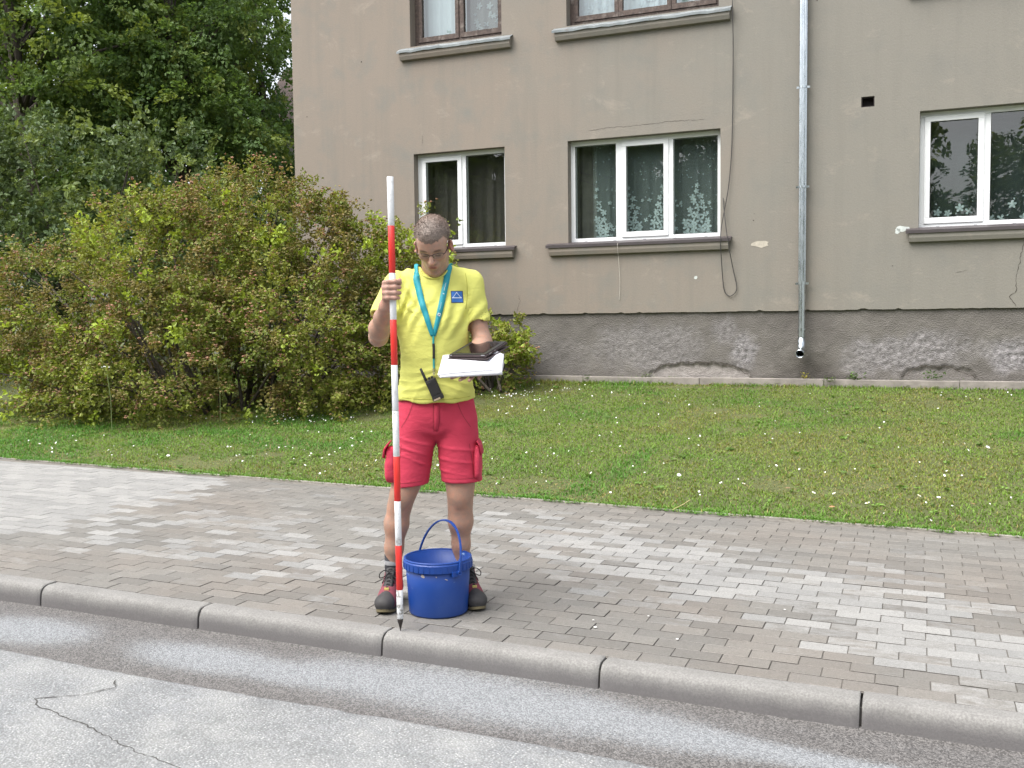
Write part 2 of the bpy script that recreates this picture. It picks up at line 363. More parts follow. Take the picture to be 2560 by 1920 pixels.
ang = rng.uniform(-.006, .006, n)
V = np.repeat(pv[None], n, 0).copy(); vx = V[:, :, 0] * np.cos(ang)[:, None] - V[:, :, 1] * np.sin(ang)[:, None]; vy = V[:, :, 0] * np.sin(ang)[:, None] + V[:, :, 1] * np.cos(ang)[:, None]
V[:, :, 0] = vx; V[:, :, 1] = vy; V[:, :, 2] += GR * vx + rng.uniform(-.003, .003, (n, 1)) * vy; V += ctr[:, None]
Fp = (pf[None] + (np.arange(n) * 12)[:, None, None]).reshape(-1, 4)
me = mesh_np('paver_field', V.reshape(-1, 3), Fp, None, m_paver(False)); me.materials.append(side_m); me.polygons.foreach_set('material_index', np.tile(np.array([0] + [1] * 4 + [0] * 4, np.int32), n))
for nm, val in (('dry', np.array([d for _, _, d in R_])), ('tint', rng.random(n))):
    a = me.attributes.new(nm, 'FLOAT', 'POINT'); a.data.foreach_set('value', np.repeat(val, 12).astype(np.float32))
tag(link('paver_field', me, pavement), kind='stuff')
# thin concrete edging between paving and lawn
em_ = simple('edging_concrete', (0.27, 0.25, 0.22), 0.9, 0.2, 12, 0.5, 150, 'geo')
edg = tag(MB().hexa([(x, y, GR * x + z) for z in (-0.3, -0.06) for y in (EDGE_Y + 0.008, EDGE_Y + 0.039) for x in (-40, 20)]).build('edging', em_), kind='structure')
for i in range(-14, 6): MB().hexa([(x, y, GR * x + z) for z in (-0.2, 0.004) for y in (EDGE_Y + 0.005, EDGE_Y + 0.042) for x in (i + 0.004, i + 0.996)]).build('edging_stone', em_, edg, bevel=0.003)

# ------------------------------------------------------------------ lawn
def m_lawn():
    t = NT('lawn_turf'); v = t.pos()
    c = t.ramp(t.noise(v, 1.1, 5), 0.3, 0.7, (0.085, 0.105, 0.032), (0.12, 0.145, 0.042))
    c = t.mix(t.ramp(t.noise(v, 45, 4), 0.35, 0.75), c, (0.075, 0.07, 0.03)); return t.fin(c, 0.95, t.bump(t.noise(v, 70, 4), 0.8, 0.02))
xs = np.concatenate([np.linspace(-45, -9, 25), np.linspace(-8.8, 4.8, 90), np.linspace(5.2, 30, 18)]); ys = np.concatenate([np.linspace(EDGE_Y + 0.042, 8.6, 50), np.linspace(9, 60, 20)])
X, Y = np.meshgrid(xs, ys, indexing='ij'); lawn = tag(link('lawn', gridmesh('lawn', X, Y, lawn_z(X, Y), m_lawn())), kind='structure')
def m_foliage(name, trans=0.35, rough=0.5):
    t = NT(name); a = t.attr('Col'); t.fin(a, rough); t.p.inputs['Specular IOR Level'].default_value = 0.35
    tr = t.n('ShaderNodeBsdfTranslucent'); t.l(t.mix(1.0, a, (1.15, 1.1, 0.6), 'MULTIPLY'), tr.inputs[0])
    mx = t.n('ShaderNodeMixShader'); mx.inputs[0].default_value = trans; t.l(t.p.outputs[0], mx.inputs[1]); t.l(tr.outputs[0], mx.inputs[2]); t.l(mx.outputs[0], t.out.inputs[0]); return t.m
grass_m = m_foliage('grass_blades', 0.3, 0.55)
def grass(n, x0, x1, y0, y1, seed, hmul=1.0):
    r = np.random.default_rng(seed); x = r.uniform(x0, x1, n); y = y0 + (y1 - y0) * r.random(n)
    P0 = np.stack([x, y, lawn_z(x, y) - 0.004], -1)
    pat = fbm(x, y, 0.9, 1) * 0.6 + fbm(x, y, 2.7, 2) * 0.4; dryp = np.clip((pat - 0.52) * 5, 0, 1); lush = np.clip((0.45 - pat) * 5, 0, 1)
    edge = np.exp(-(y - EDGE_Y) / 0.35)
    wallb = np.exp(-(8.35 - y) / 0.12)
    lush = np.clip(lush + edge * 0.75, 0, 1); dryp = dryp * (1 - edge)
    h = r.uniform(0.010, 0.027, n) * (1 + 0.35 * lush + 0.9 * wallb) * hmul; a = r.uniform(0, 2 * np.pi, n); lean = r.uniform(0.2, 1.5, n) * h; w = r.uniform(0.0022, 0.0055, n)
    da = np.stack([np.cos(a), np.sin(a), 0 * a], -1); b = a + np.pi / 2 + r.uniform(-.5, .5, n); db = np.stack([np.cos(b), np.sin(b), 0 * b], -1)
    g0 = np.array([0.165, 0.265, 0.04]); g1 = np.array([0.10, 0.24, 0.034]); g2 = np.array([0.235, 0.26, 0.055]); g3 = np.array([0.28, 0.235, 0.085])
    c = g0 * (1 - lush)[:, None] + g1 * lush[:, None]; c = c * (1 - 0.55 * dryp)[:, None] + g2 * (0.55 * dryp)[:, None]
    bare = np.clip((fbm(x, y, 1.7, 21) * 0.5 + fbm(x, y, 4.3, 22) * 0.5 - 0.66) * 6, 0, 1); h = h * (1 - 0.6 * bare); straw = r.random(n) < (0.05 + 0.22 * dryp + 0.45 * bare); c[straw] = g3; c *= r.uniform(0.7, 1.3, (n, 1))
    lean = lean * (1 - 0.4 * bare)
    tip = P0 + da * lean[:, None]; tip[:, 2] += h; mid = P0 + da * (lean * 0.3)[:, None]; mid[:, 2] += h * 0.6
    V = np.stack([P0 - db * w[:, None], P0 + db * w[:, None], mid + db * (w * 0.8)[:, None], tip, mid - db * (w * 0.8)[:, None]], 1)
    I = np.arange(n)[:, None] * 5
    return V.reshape(-1, 3), [I + np.array([[0, 1, 2, 4]]), I + np.array([[4, 2, 3]])], np.repeat(c, 5, 0)
spill = grass(9000, -6.5, 4.2, EDGE_Y - 0.07, EDGE_Y + 0.06, 15, 1.2); k_ = (fbm(spill[0][0::5, 0] + 50, spill[0][0::5, 1] * 0 + 3, 3.3, 6) * 0.6 + fbm(spill[0][0::5, 0] + 50, spill[0][0::5, 1] * 0 + 9, 11, 7) * 0.4) > (EDGE_Y + 0.035 - spill[0][0::5, 1]) * 6.5 + 0.25
sp_V = spill[0].reshape(-1, 5, 3)[k_]; sp_V[:, :, 2] = np.maximum(sp_V[:, :, 2], GR * sp_V[:, :, 0] + 0.001); nS = len(sp_V); I_ = np.arange(nS)[:, None] * 5; spill = (sp_V.reshape(-1, 3), [I_ + np.array([[0, 1, 2, 4]]), I_ + np.array([[4, 2, 3]])], spill[2].reshape(-1, 5, 3)[k_].reshape(-1, 3))
parts = [grass(260000, -8.6, 4.4, EDGE_Y + 0.03, 8.42, 11), grass(9000, -6.5, 4.2, EDGE_Y + 0.01, EDGE_Y + 0.09, 12, 1.1), spill, grass(5000, -3, 4.2, 8.2, 8.44, 14, 1.6)]
V = np.concatenate([p[0] for p in parts]); offs = np.cumsum([0] + [len(p[0]) for p in parts[:-1]])
F = [p[1][k] + o_ for p, o_ in zip(parts, offs) for k in (0, 1)]
tag(link('grass', mesh_np('grass', V, F, np.concatenate([p[2] for p in parts]), grass_m)), 'short green lawn grass with yellowish worn patches', 'grass', kind='stuff')

# daisies
petal_m = simple('daisy_petals', (0.8, 0.8, 0.78), 0.7, 0.05); yolk_m = simple('daisy_centre', (0.6, 0.4, 0.04), 0.7, 0.1)
def daisies(n, seed):
    r = np.random.default_rng(seed); pts = []
    while len(pts) < n:
        k = r.random()
        if k < 0.16: x, y = r.normal(-4.3, 0.35), r.normal(5.75, 0.22)
        elif k < 0.3: x, y = r.normal(-2.4, 0.3), r.normal(7.6, 0.3)
        elif k < 0.6: x, y = r.uniform(-6.4, -0.5), EDGE_Y + 0.2 + abs(r.normal(0, 1.1))
        else: x, y = r.uniform(-3, 3.9), r.uniform(EDGE_Y + 0.15, 8.1)
        if EDGE_Y + 0.08 < y < 8.2 and x > -6.8: pts.append((x, y))
    return np.array(pts), r
pts, r = daisies(400, 5); n = len(pts); c0 = np.stack([pts[:, 0], pts[:, 1], lawn_z(pts[:, 0], pts[:, 1]) + r.uniform(0.025, 0.045, n)], -1)
ang = np.linspace(0, 2 * np.pi, 9)[:-1]; rad = r.uniform(0.0045, 0.0095, n); tl = r.normal(0, 0.35, (n, 2)); tl[:, 1] -= 0.35
ring = np.stack([np.cos(ang), np.sin(ang)], -1)[None] * rad[:, None, None]; zz = ring[:, :, 0] * tl[:, :1] - ring[:, :, 1] * tl[:, 1:]
V = np.concatenate([np.concatenate([ring, zz[..., None]], -1) + c0[:, None], (c0 + [0, 0, -0.004])[:, None]], 1)
I = np.arange(n)[:, None, None] * 9; F = (I + np.array([[k, (k + 1) % 8, 8] for k in range(8)])[None]).reshape(-1, 3)
tag(link('daisies', mesh_np('daisies', V.reshape(-1, 3), F, None, petal_m)), 'small white daisies sprinkled through the lawn', 'daisies', kind='stuff')
def daisy_meshes():
    b = MB()
    for k in range(13):
        a = 2 * math.pi * k / 13; ca, sa = math.cos(a), math.sin(a); w = 0.0032
        b.add([(0.003 * ca, 0.003 * sa, 0), (0.010 * ca - w * sa, 0.010 * sa + w * ca, 0.0015), (0.0155 * ca, 0.0155 * sa, 0.001), (0.010 * ca + w * sa, 0.010 * sa - w * ca, 0.0015)], [(0, 1, 2, 3)])
    p = b.mesh('petals', petal_m); c = MB().lathe([(0.0005, 0.004), (0.003, 0.0035), (0.0045, 0.001), (0.004, -0.001)], 8).mesh('flower_centre', yolk_m)
    s = MB().tube([(0, 0, -0.045), (0.004, 0, -0.02), (0, 0, 0)], 0.0012, 5).mesh('stem', simple('daisy_stem', (0.1, 0.17, 0.04), 0.7)); return p, c, s
dm = daisy_meshes()
big = [(1.86, 3.53, 1.3), (1.62, 3.72, 1), (1.12, 3.86, 1), (0.95, 3.82, 1), (0.78, 3.8, .9), (1.48, 3.7, 1), (2.2, 3.82, 1), (2.26, 3.78, .9), (2.33, 3.81, 1), (2.9, 4.1, 1), (-0.2, 4.7, 1), (0.42, 3.95, 1.2), (2.75, 5.6, 1.3), (-4.3, 3.5, 1.2), (-3.1, 3.85, 1.1), (-2.6, 3.6, 1)]
for i, (x, y, s) in enumerate(big):
    e = empty('daisy', (x, y, float(lawn_z(np.float64(x), np.float64(y))) + 0.05)); e.scale = (s,) * 3; e.rotation_euler = (random.uniform(0.15, 0.6), random.uniform(-.3, .3), random.uniform(0, 6))
    for m_, nm in zip(dm, ('petals', 'flower_centre', 'stem')): link(nm, m_, e)
    if i == 0: tag(e, 'largest white daisy at the front right edge of the lawn', 'daisy')
    else: tag(e, 'open white daisy standing out above the cut grass', 'daisy', 'larger daisies in the lawn')
def leaf_thing(name, label, x, y, rz, s, col):
    b = MB(); n = 7; V = []; 
    for i in range(n):
        u = i / (n - 1); w = math.sin(math.pi * u ** 0.8) * 0.32
        V += [(u - .5, -w, 0.16 * abs(w) + 0.12 * u * u), (u - .5, 0, 0.12 * u * u), (u - .5, w, 0.2 * abs(w) + 0.12 * u * u)]
    F = [f for i in range(n - 1) for f in ((3 * i, 3 * i + 1, 3 * i + 4, 3 * i + 3), (3 * i + 1, 3 * i + 2, 3 * i + 5, 3 * i + 4))]
    b.add([(a * s, c * s, d * s) for a, c, d in V], F); o = b.build(name, simple(name + '_tan', col, 0.8, 0.2, 40), fix=False)
    o.location = (x, y, float(lawn_z(np.float64(x), np.float64(y))) + 0.035); o.rotation_euler = (0.15, 0.1, rz); tag(o, label, 'leaf')
leaf_thing('dead_leaf', 'dry tan leaf lying left of the largest daisy', 1.63, 3.42, 0.4, 0.045, (0.4, 0.2, 0.1))
leaf_thing('dead_leaf', 'dry brown leaf lying furthest right on the lawn', 2.55, 3.75, 2.0, 0.045, (0.36, 0.19, 0.1))
leaf_thing('dead_leaf', 'dull brown leaf lying among daisies in mid lawn', 1.28, 3.83, 1.0, 0.05, (0.22, 0.15, 0.08))
o = MB().tube([(0.56, 3.10, GR * .6 + 0.012), (0.62, 3.17, 0.03), (0.66, 3.25, 0.055)], [0.002, 0.003, 0.002], 5).build('straw', simple('straw_yellow', (0.5, 0.42, 0.2), 0.8)); tag(o, 'pale dry straw stalk lying across the paving edge', 'straw')
# small white pebbles on the paving
peb_m = simple('pebble_white', (0.7, 0.69, 0.66), 0.8)
for i, (x, y, s) in enumerate([(0.84, 0.34, .008), (0.80, 0.44, .005), (1.22, 0.32, .006), (1.02, .6, .005), (1.6, 0.95, .005)]):
    o = MB().lathe([(0.0001, -0.4), (0.8, -0.3), (1, 0), (0.6, 0.4), (0.0001, 0.5)], 7).build('pebble', peb_m, smooth=True); o.scale = (s * 1.3, s, s); o.location = (x, y, GR * x + s * 0.35 - .002)
    tag(o, 'tiny white pebble lying on the damp pavers', 'pebble', 'white pebbles on the paving')
# ------------------------------------------------------------------ the apartment building
B = empty('apartment_building', wallp(0, 0, 0.55), WALL_A)
tag(B, 'grey-brown rendered apartment building with white framed windows and rough plinth', 'building')
# facade frame: local x = s along the wall, local y = into the building, local z relative to 0.55
def L(s, d, z): return (s, -d, z - 0.55)          # d = proud of the facade
def m_render():
    t = NT('wall_render'); v = t.pos('obj'); big = t.noise(v, 0.55, 4, 0.6, 0.5); mid = t.noise(v, 2.4, 6, 0.62); fine = t.noise(v, 150, 3); grit = t.noise(v, 45, 5)
    warm = (0.230, 0.194, 0.162); grey = (0.206, 0.194, 0.170); cool = (0.184, 0.178, 0.160)
    sep = t.n('ShaderNodeSeparateXYZ'); t.l(v, sep.inputs[0])
    # the render is warmer in the middle bay and greyer to the right and at the top
    gx = t.math('MULTIPLY', t.math('ADD', sep.outputs[0], 1.2), 0.16); gz = t.math('MULTIPLY', t.math('SUBTRACT', sep.outputs[2], 2.2), 0.07)
    g = t.math('ADD', t.math('ADD', gx, gz), t.math('MULTIPLY', t.math('SUBTRACT', big, 0.5), 1.3))
    c = t.mix(t.ramp(t.math('ADD', g, 0.35), 0.1, 0.75), warm, grey); c = t.mix(t.ramp(mid, 0.5, 0.75), c, cool)
    c = t.mix(t.math('MULTIPLY', t.ramp(t.noise(t.pos('obj', (1, 1, 1.6)), 1.7, 8, 0.75, 0.4), 0.57, 0.76), 0.6), c, (0.35, 0.305, 0.255))     # pale scuffs
    streak = t.noise(t.pos('obj', (4, 4, 0.3)), 1.6, 6, 0.65); c = t.mix(t.math('MULTIPLY', t.ramp(streak, 0.48, 0.72), 0.38), c, (0.17, 0.16, 0.14))
    c = t.mix(t.math('MULTIPLY', t.ramp(grit, 0.45, 0.7), 0.22), c, (0.17, 0.15, 0.125)); c = t.mix(t.math('MULTIPLY', t.ramp(fine, 0.5, 0.8), 0.3), c, (0.36, 0.325, 0.27))
    return t.fin(c, 0.93, t.bump(fine, 0.25, 0.004, t.bump(grit, 0.35, 0.008)))
render_m = m_render()
TH = 0.45; S0, S1, ZB, ZT = -6.2, 10.5, 1.437, 7.2
OPEN = {'W1': (-4.254, -2.898, 2.335, 3.643), 'W2': (-2.017, -0.06, 2.335, 3.643), 'W3': (2.168, 4.12, 2.335, 3.643), 'W4': (6.2, 7.6, 2.335, 3.643),
        'U1': (-4.275, -2.92, 5.085, 6.45), 'U2': (-2.02, -0.083, 5.085, 6.45), 'U3': (2.168, 4.12, 5.085, 6.45), 'U4': (6.2, 7.6, 5.085, 6.45)}
VENT = (1.544, 1.687, 3.74, 3.857)
def wall_mesh():
    rects = list(OPEN.values()) + [VENT]
    xsb = sorted({S0, S1} | {a for r in rects for a in r[:2]}); zsb = sorted({ZB + 0.06, ZT} | {a for r in rects for a in r[2:]})
    nx, nz = len(xsb) - 1, len(zsb) - 1
    solid = [[not any(r[0] - 1e-6 <= xsb[i] and xsb[i + 1] <= r[1] + 1e-6 and r[2] - 1e-6 <= zsb[j] and zsb[j + 1] <= r[3] + 1e-6 for r in rects) for j in range(nz)] for i in range(nx)]
    V = []; F = []; idx = {}
    def vid(i, j, k):
        if (i, j, k) not in idx: idx[(i, j, k)] = len(V); V.append((xsb[i], 0.0 if k == 0 else TH, zsb[j] - 0.55))
        return idx[(i, j, k)]
    for i in range(nx):
        for j in range(nz):
            if not solid[i][j]: continue
            F.append((vid(i, j, 0), vid(i + 1, j, 0), vid(i + 1, j + 1, 0), vid(i, j + 1, 0))); F.append((vid(i, j, 1), vid(i, j + 1, 1), vid(i + 1, j + 1, 1), vid(i + 1, j, 1)))
            for di, dj, a, b in ((-1, 0, (0, 1), (0, 0)), (1, 0, (1, 0), (1, 1)), (0, 1, (1, 1), (0, 1)), (0, -1, (0, 0), (1, 0))):
                ii, jj = i + di, j + dj
                if jj < 0: continue
                if 0 <= ii < nx and 0 <= jj < nz and solid[ii][jj]: continue
                F.append((vid(i + b[0], j + b[1], 0), vid(i + b[0], j + b[1], 1), vid(i + a[0], j + a[1], 1), vid(i + a[0], j + a[1], 0)))
    # ragged lower edge of the render
    n = int((S1 - S0) / 0.04); rr = random.Random(4); zl = []
    for k in range(n + 1):
        s = S0 + (S1 - S0) * k / n; z = ZB + 0.006 * mnoise.noise((s * 2.1, 0, 0)) + 0.006 * mnoise.noise((s * 13, 4, 0)) + (0.012 if rr.random() < 0.05 else 0); zl.append((s, z))
    b = len(V)
    for s, z in zl: V += [(s, 0, z - .55), (s, 0, ZB + 0.06 - .55), (s, 0.06, z - .55)]
    for k in range(n):
        a = b + 3 * k; F.append((a, a + 3, a + 4, a + 1)); F.append((a, a + 2, a + 5, a + 3))
    me = bpy.data.meshes.new('wall'); me.from_pydata(V, [], F); me.update(); me.materials.append(render_m); return me
wall = link('wall', wall_mesh(), B)
# the other three walls and roof, unseen from the street but part of the house
b = MB(); b.box(S0, S0 + TH, TH + .001, 10.5, -0.4, ZT - .55); b.box(S1 - TH, S1, TH, 10.5, -0.4, ZT - .55); b.box(S0 + TH, S1 - TH, 10.5 - TH, 10.5, -0.4, ZT - .55); b.box(S0 + TH, S1 - TH, TH, 10.5 - TH, 4.1 - .55, 4.35 - .55); b.box(S0 + TH, S1 - TH, TH, 10.5 - TH, 1.15 - .55, 1.4 - .55); b.box(S0 + TH, S1 - TH, TH, 10.5 - TH, 6.9 - .55, 7.15 - .55)
b.box(-2.62, -2.5, TH, 7, 1.4 - .55, 4.1 - .55); b.box(0.6, 0.75, TH, 7, 1.4 - .55, 4.1 - .55); b.box(-2.62, -2.5, TH, 7, 4.35 - .55, 6.9 - .55)
b.build('side_walls', simple('inner_plaster', (0.3, 0.27, 0.23), 0.9, 0.1, 5), B)
b = MB(); e = 0.35; zt = ZT - .55
b.add([(S0 - e, -e, zt), (S1 + e, -e, zt), (S1 + e, 10.5 + e, zt), (S0 - e, 10.5 + e, zt), (S0 - e, 5.25, zt + 3.2), (S1 + e, 5.25, zt + 3.2)], [(0, 1, 5, 4), (2, 3, 4, 5), (0, 4, 3), (1, 2, 5), (3, 2, 1, 0)])
b.build('roof', simple('roof_sheet', (0.16, 0.09, 0.07), 0.8, 0.2, 3), B)
# plinth: rough-cast, with blown patches near the ground
def m_plinth():
    t = NT('plinth_roughcast'); v = t.pos('obj'); rough = t.attr('peel', 'GEOMETRY', 'Fac'); damp = t.attr('damp', 'GEOMETRY', 'Fac'); core = t.attr('core', 'GEOMETRY', 'Fac')
    g = t.voro(v, 75); n = t.noise(v, 2.2, 6); fine = t.noise(v, 60, 5)
    c = t.ramp(n, 0.3, 0.7, (0.118, 0.107, 0.098), (0.185, 0.17, 0.154)); c = t.mix(t.math('MULTIPLY', t.ramp(fine, 0.45, 0.7), 0.4), c, (0.09, 0.08, 0.075))
    lav = t.ramp(t.noise(v, 22, 6, 0.7), 0.35, 0.7, (0.13, 0.12, 0.122), (0.36, 0.34, 0.345)); c = t.mix(rough, c, lav)
    con = t.ramp(t.noise(v, 18, 6), 0.3, 0.7, (0.25, 0.225, 0.21), (0.36, 0.33, 0.31)); c = t.mix(core, c, con)
    c = t.mix(t.math('MULTIPLY', damp, 0.8), c, (0.055, 0.048, 0.04))
    return t.fin(c, 0.95, t.bump(g, 0.6, 0.012, t.bump(fine, 0.5, 0.012)))
def plinth_mesh():
    s = np.concatenate([np.arange(S0, 4.0, 0.02), np.arange(4.0, S1 + 0.001, 0.25)]); z = np.linspace(0.45, 1.46, 52); X, Z = np.meshgrid(s, z, indexing='ij')
    h = np.zeros_like(X)
    for i in range(X.shape[0]):
        for j in range(X.shape[1]):
            p = (X[i, j] * 9, Z[i, j] * 9, 0); h[i, j] = 0.005 * mnoise.noise(p) + 0.004 * mnoise.noise((p[0] * 3.1, p[1] * 3.1, 3))
    def arch(c, w, top, base=0.64): 
        u = np.clip(np.abs(X - c) / w, 0, 1); zt_ = base + (top - base) * np.sqrt(np.maximum(0, 1 - u ** 3)) + 0.012 * np.sin(X * 31) + 0.008 * np.sin(X * 67 + 1); return (np.abs(X - c) < w) * np.clip((zt_ - Z) / 0.02, 0, 1)
    core = arch(-0.33, 0.63, 0.80) ; core2 = arch(2.4, 0.4, 0.79)
    def blob(cx, cz, rx, rz, soft=0.45): 
        d = np.sqrt(((X - cx) / rx) ** 2 + ((Z - cz) / rz) ** 2) + 0.35 * (fbm(X, Z, 5, 3) - .5) + 0.3 * (fbm(X, Z, 13, 4) - .5); return np.clip((1 - d) / soft, 0, 1)
    peel = np.maximum.reduce([blob(-0.9, 0.98, 0.95, 0.36) * 0.45, blob(0.22, 0.95, 0.18, 0.34) * 0.9, blob(0.0, 1.2, 0.22, 0.22) * 0.5, blob(2.1, 0.95, 0.85, 0.26) * 0.75, blob(3.15, 0.9, 0.35, 0.24) * 1.0, blob(1.55, 0.8, 0.3, 0.2) * 0.5, blob(-2.1, .9, .5, .3) * .2])
    damp = np.maximum(blob(0.95, 0.74, 0.45, 0.24, 0.6), blob(1.0, 0.64, 0.7, 0.12, 0.6) * 0.9)
    lumps = np.array([[mnoise.noise((X[i, j] * 28, Z[i, j] * 28, 7)) for j in range(X.shape[1])] for i in range(X.shape[0])])
    h += peel * (0.020 * lumps - 0.008); h -= np.maximum(core, core2) * 0.028
    V = np.stack([X, 0.032 - h, Z - 0.55], -1).reshape(-1, 3); n, m = X.shape; I = np.arange(n * m).reshape(n, m)
    F = np.stack([I[:-1, :-1], I[1:, :-1], I[1:, 1:], I[:-1, 1:]], -1).reshape(-1, 4); me = mesh_np('plinth', V, F, None, m_plinth(), True)
    for nm, a_ in (('peel', peel), ('damp', damp), ('core', core + core2 * 0.35)): at = me.attributes.new(nm, 'FLOAT', 'POINT'); at.data.foreach_set('value', a_.ravel().astype(np.float32))
    return me
plinth = link('plinth', plinth_mesh(), B)
rr = random.Random(2); s = S0; fm = simple('footing_concrete', (0.24, 0.215, 0.195), 0.93, 0.25, 6, 0.6, 60); foot = MB().hexa([L(x, d, zz) for zz in (0.1, 0.5) for d in (0.01, 0.10) for x in (S0, S1)]).build('footing', fm, B)
while s < S1:
    w = rr.uniform(1.1, 1.7); z = rr.uniform(-0.006, 0.006)
    MB().hexa([L(x, d, zz) for zz in (0.3, 0.632 + z) for d in (0.0, 0.11) for x in (s, s + w - 0.006)]).build('footing_block', fm, foot, bevel=0.006); s += w
# --- windows
def m_glass(name, ior=1.62):
    t = NT(name); t.t.nodes.remove(t.p); ge = t.n('ShaderNodeNewGeometry'); dt = t.n('ShaderNodeVectorMath', operation='DOT_PRODUCT'); t.l(ge.outputs['Normal'], dt.inputs[0]); t.l(ge.outputs['Incoming'], dt.inputs[1]); f0 = ((ior - 1) / (ior + 1)) ** 2 * 2; fr = t.math('ADD', t.math('MULTIPLY', t.math('POWER', t.math('SUBTRACT', 1.0, t.math('ABSOLUTE', dt.outputs['Value'])), 5), 1 - f0), f0)
    g = t.n('ShaderNodeBsdfGlossy'); g.inputs['Roughness'].default_value = 0.006; tr = t.n('ShaderNodeBsdfTransparent'); tr.inputs[0].default_value = (0.86, 0.92, 0.9, 1)
    wob = t.bump(t.noise(t.pos('obj'), 1.6, 1), 0.05, 0.05); t.l(wob, g.inputs['Normal'])
    mx = t.n('ShaderNodeMixShader'); t.l(fr, mx.inputs[0]); t.l(tr.outputs[0], mx.inputs[1]); t.l(g.outputs[0], mx.inputs[2]); t.l(mx.outputs[0], t.out.inputs[0]); return t.m
glass_m = m_glass('window_glass')
pvc_m = simple('white_pvc', (0.78, 0.79, 0.80), 0.35, 0.03, 3); gask_m = simple('gasket', (0.03, 0.03, 0.032), 0.6); slot_m = simple('slot_cap', (0.35, 0.36, 0.38), 0.5)
def m_wood():
    t = NT('weathered_wood'); v = t.pos('obj', (3, 3, 3)); n = t.noise(v, 9, 6, 0.7); c = t.ramp(n, 0.3, 0.7, (0.035, 0.025, 0.022), (0.12, 0.085, 0.07)); c = t.mix(t.ramp(t.noise(v, 3, 5), 0.55, 0.7), c, (0.2, 0.17, 0.15)); return t.fin(c, 0.75, t.bump(n, 0.4, 0.006))
wood_m = m_wood()
brown_sheet = simple('brown_coated_sheet', (0.062, 0.052, 0.055), 0.45, 0.12, 6)
def m_zinc():
    t = NT('galvanised_sheet'); v = t.pos('obj'); n = t.noise(v, 6, 5); c = t.ramp(n, 0.3, 0.7, (0.20, 0.225, 0.24), (0.32, 0.345, 0.355)); c = t.mix(t.ramp(t.noise(v, 14, 5), 0.6, 0.75), c, (0.22, 0.2, 0.19)); return t.fin(c, 0.5, t.bump(n, 0.2, 0.02), Metallic=0.35)
zinc_m = m_zinc()
def frame_box(mb, s0, s1, z0, z1, d0, d1): mb.box(s0, s1, -d1, -d0, z0 - .55, z1 - .55)       # d = proud (negative = recessed)
def rect_frame(mb, s0, s1, z0, z1, w, d0, d1, wb=None):
    wb = wb or w
    frame_box(mb, s0, s1, z0, z0 + wb, d0, d1); frame_box(mb, s0, s1, z1 - w, z1, d0, d1); frame_box(mb, s0, s0 + w, z0 + wb, z1 - w, d0, d1); frame_box(mb, s1 - w, s1, z0 + wb, z1 - w, d0, d1)
def pane(parent, s0, s1, z0, z1, d):
    b = MB(); b.add([L(s0, d, z0), L(s1, d, z0), L(s1, d, z1), L(s0, d, z1)], [(0, 1, 2, 3)]); return b.build('pane', glass_m, parent, fix=False)
def gasket(parent, s0, s1, z0, z1, d):
    b = MB(); rect_frame(b, s0, s1, z0, z1, 0.006, d, d + 0.006); b.build('gasket', gask_m, parent)
def window_pvc(label, op, lights):
    """lights: list of (s0, s1, opening?) clear widths"""
    s0, s1, z0, z1 = op; w = empty('window'); w.parent = B; w['label'] = label
    f = MB(); rect_frame(f, s0, s1, z0 - 0.005, z1, 0.058, -0.20, -0.12, 0.075)
    for a, b_ in zip(lights[:-1], lights[1:]):
        l, r = a[1] + (0.055 if a[2] else 0.0), b_[0] - (0.055 if b_[2] else 0.0)
        frame_box(f, l, r, z0 + 0.07, z1 - 0.058, -0.20, -0.121)
    f.build('frame', pvc_m, w, bevel=0.004)
    for (a, b_, op_) in lights:
        if op_:
            q = MB(); rect_frame(q, a - 0.062, b_ + 0.062, z0 + 0.062, z1 - 0.046, 0.062, -0.175, -0.104, 0.066); q.build('sash', pvc_m, w, bevel=0.005)
            za, zb = z0 + 0.128, z1 - 0.108; d = -0.125
        else: za, zb = z0 + 0.07, z1 - 0.058; d = -0.14
        pane(w, a, b_, za, zb, d - 0.008); gasket(w, a, b_, za, zb, d)
    n = int((s1 - s0) / 0.38)
    for k in range(n):
        c = s0 + 0.2 + k * (s1 - s0 - 0.4) / max(1, n - 1); q = MB(); frame_box(q, c - 0.018, c + 0.018, z0 + 0.022, z0 + 0.032, -0.1195, -0.113); q.build('drain_cap', slot_m, w)
    sill = MB(); a, b_ = s0 - 0.285, s1 + 0.14
    if op is OPEN['W1']: a, b_ = s0 - 0.25, s1 + 0.155
    if op is OPEN['W3']: a, b_ = s0 - 0.13, s1 + 0.13
    sill.add([L(a, -0.02, 2.352), L(b_, -0.02, 2.352), L(b_, 0.085, 2.318), L(a, 0.085, 2.318), L(a, -0.02, 2.340), L(b_, -0.02, 2.340), L(b_, 0.083, 2.283), L(a, 0.083, 2.283)], [(0, 1, 2, 3), (3, 2, 6, 7), (0, 4, 5, 1), (0, 3, 7, 4), (1, 5, 6, 2), (4, 7, 6, 5)])
    sill.add([L(s0 + 0.002, -0.118, 2.354), L(s1 - 0.002, -0.118, 2.354), L(s1 - 0.002, -0.02, 2.3525), L(s0 + 0.002, -0.02, 2.3525)], [(0, 1, 2, 3)])
    sill.build('sill', brown_sheet, w)
    m = MB(); a2, b2 = a + 0.035, b_ - 0.035
    m.add([L(x, d, z) for x in (a2, b2) for d, z in ((0, 2.325), (0.068, 2.30), (0.066, 2.235), (0.05, 2.19), (0, 2.185))], [(0, 1, 6, 5), (1, 2, 7, 6), (2, 3, 8, 7), (3, 4, 9, 8), (0, 4, 3, 2, 1), (5, 6, 7, 8, 9)]); m.build('sill_moulding', render_m, w)
    return w
window_pvc('white two-light window directly behind the man', OPEN['W1'], [(-4.127, -3.644, True), (-3.523, -2.958, False)])
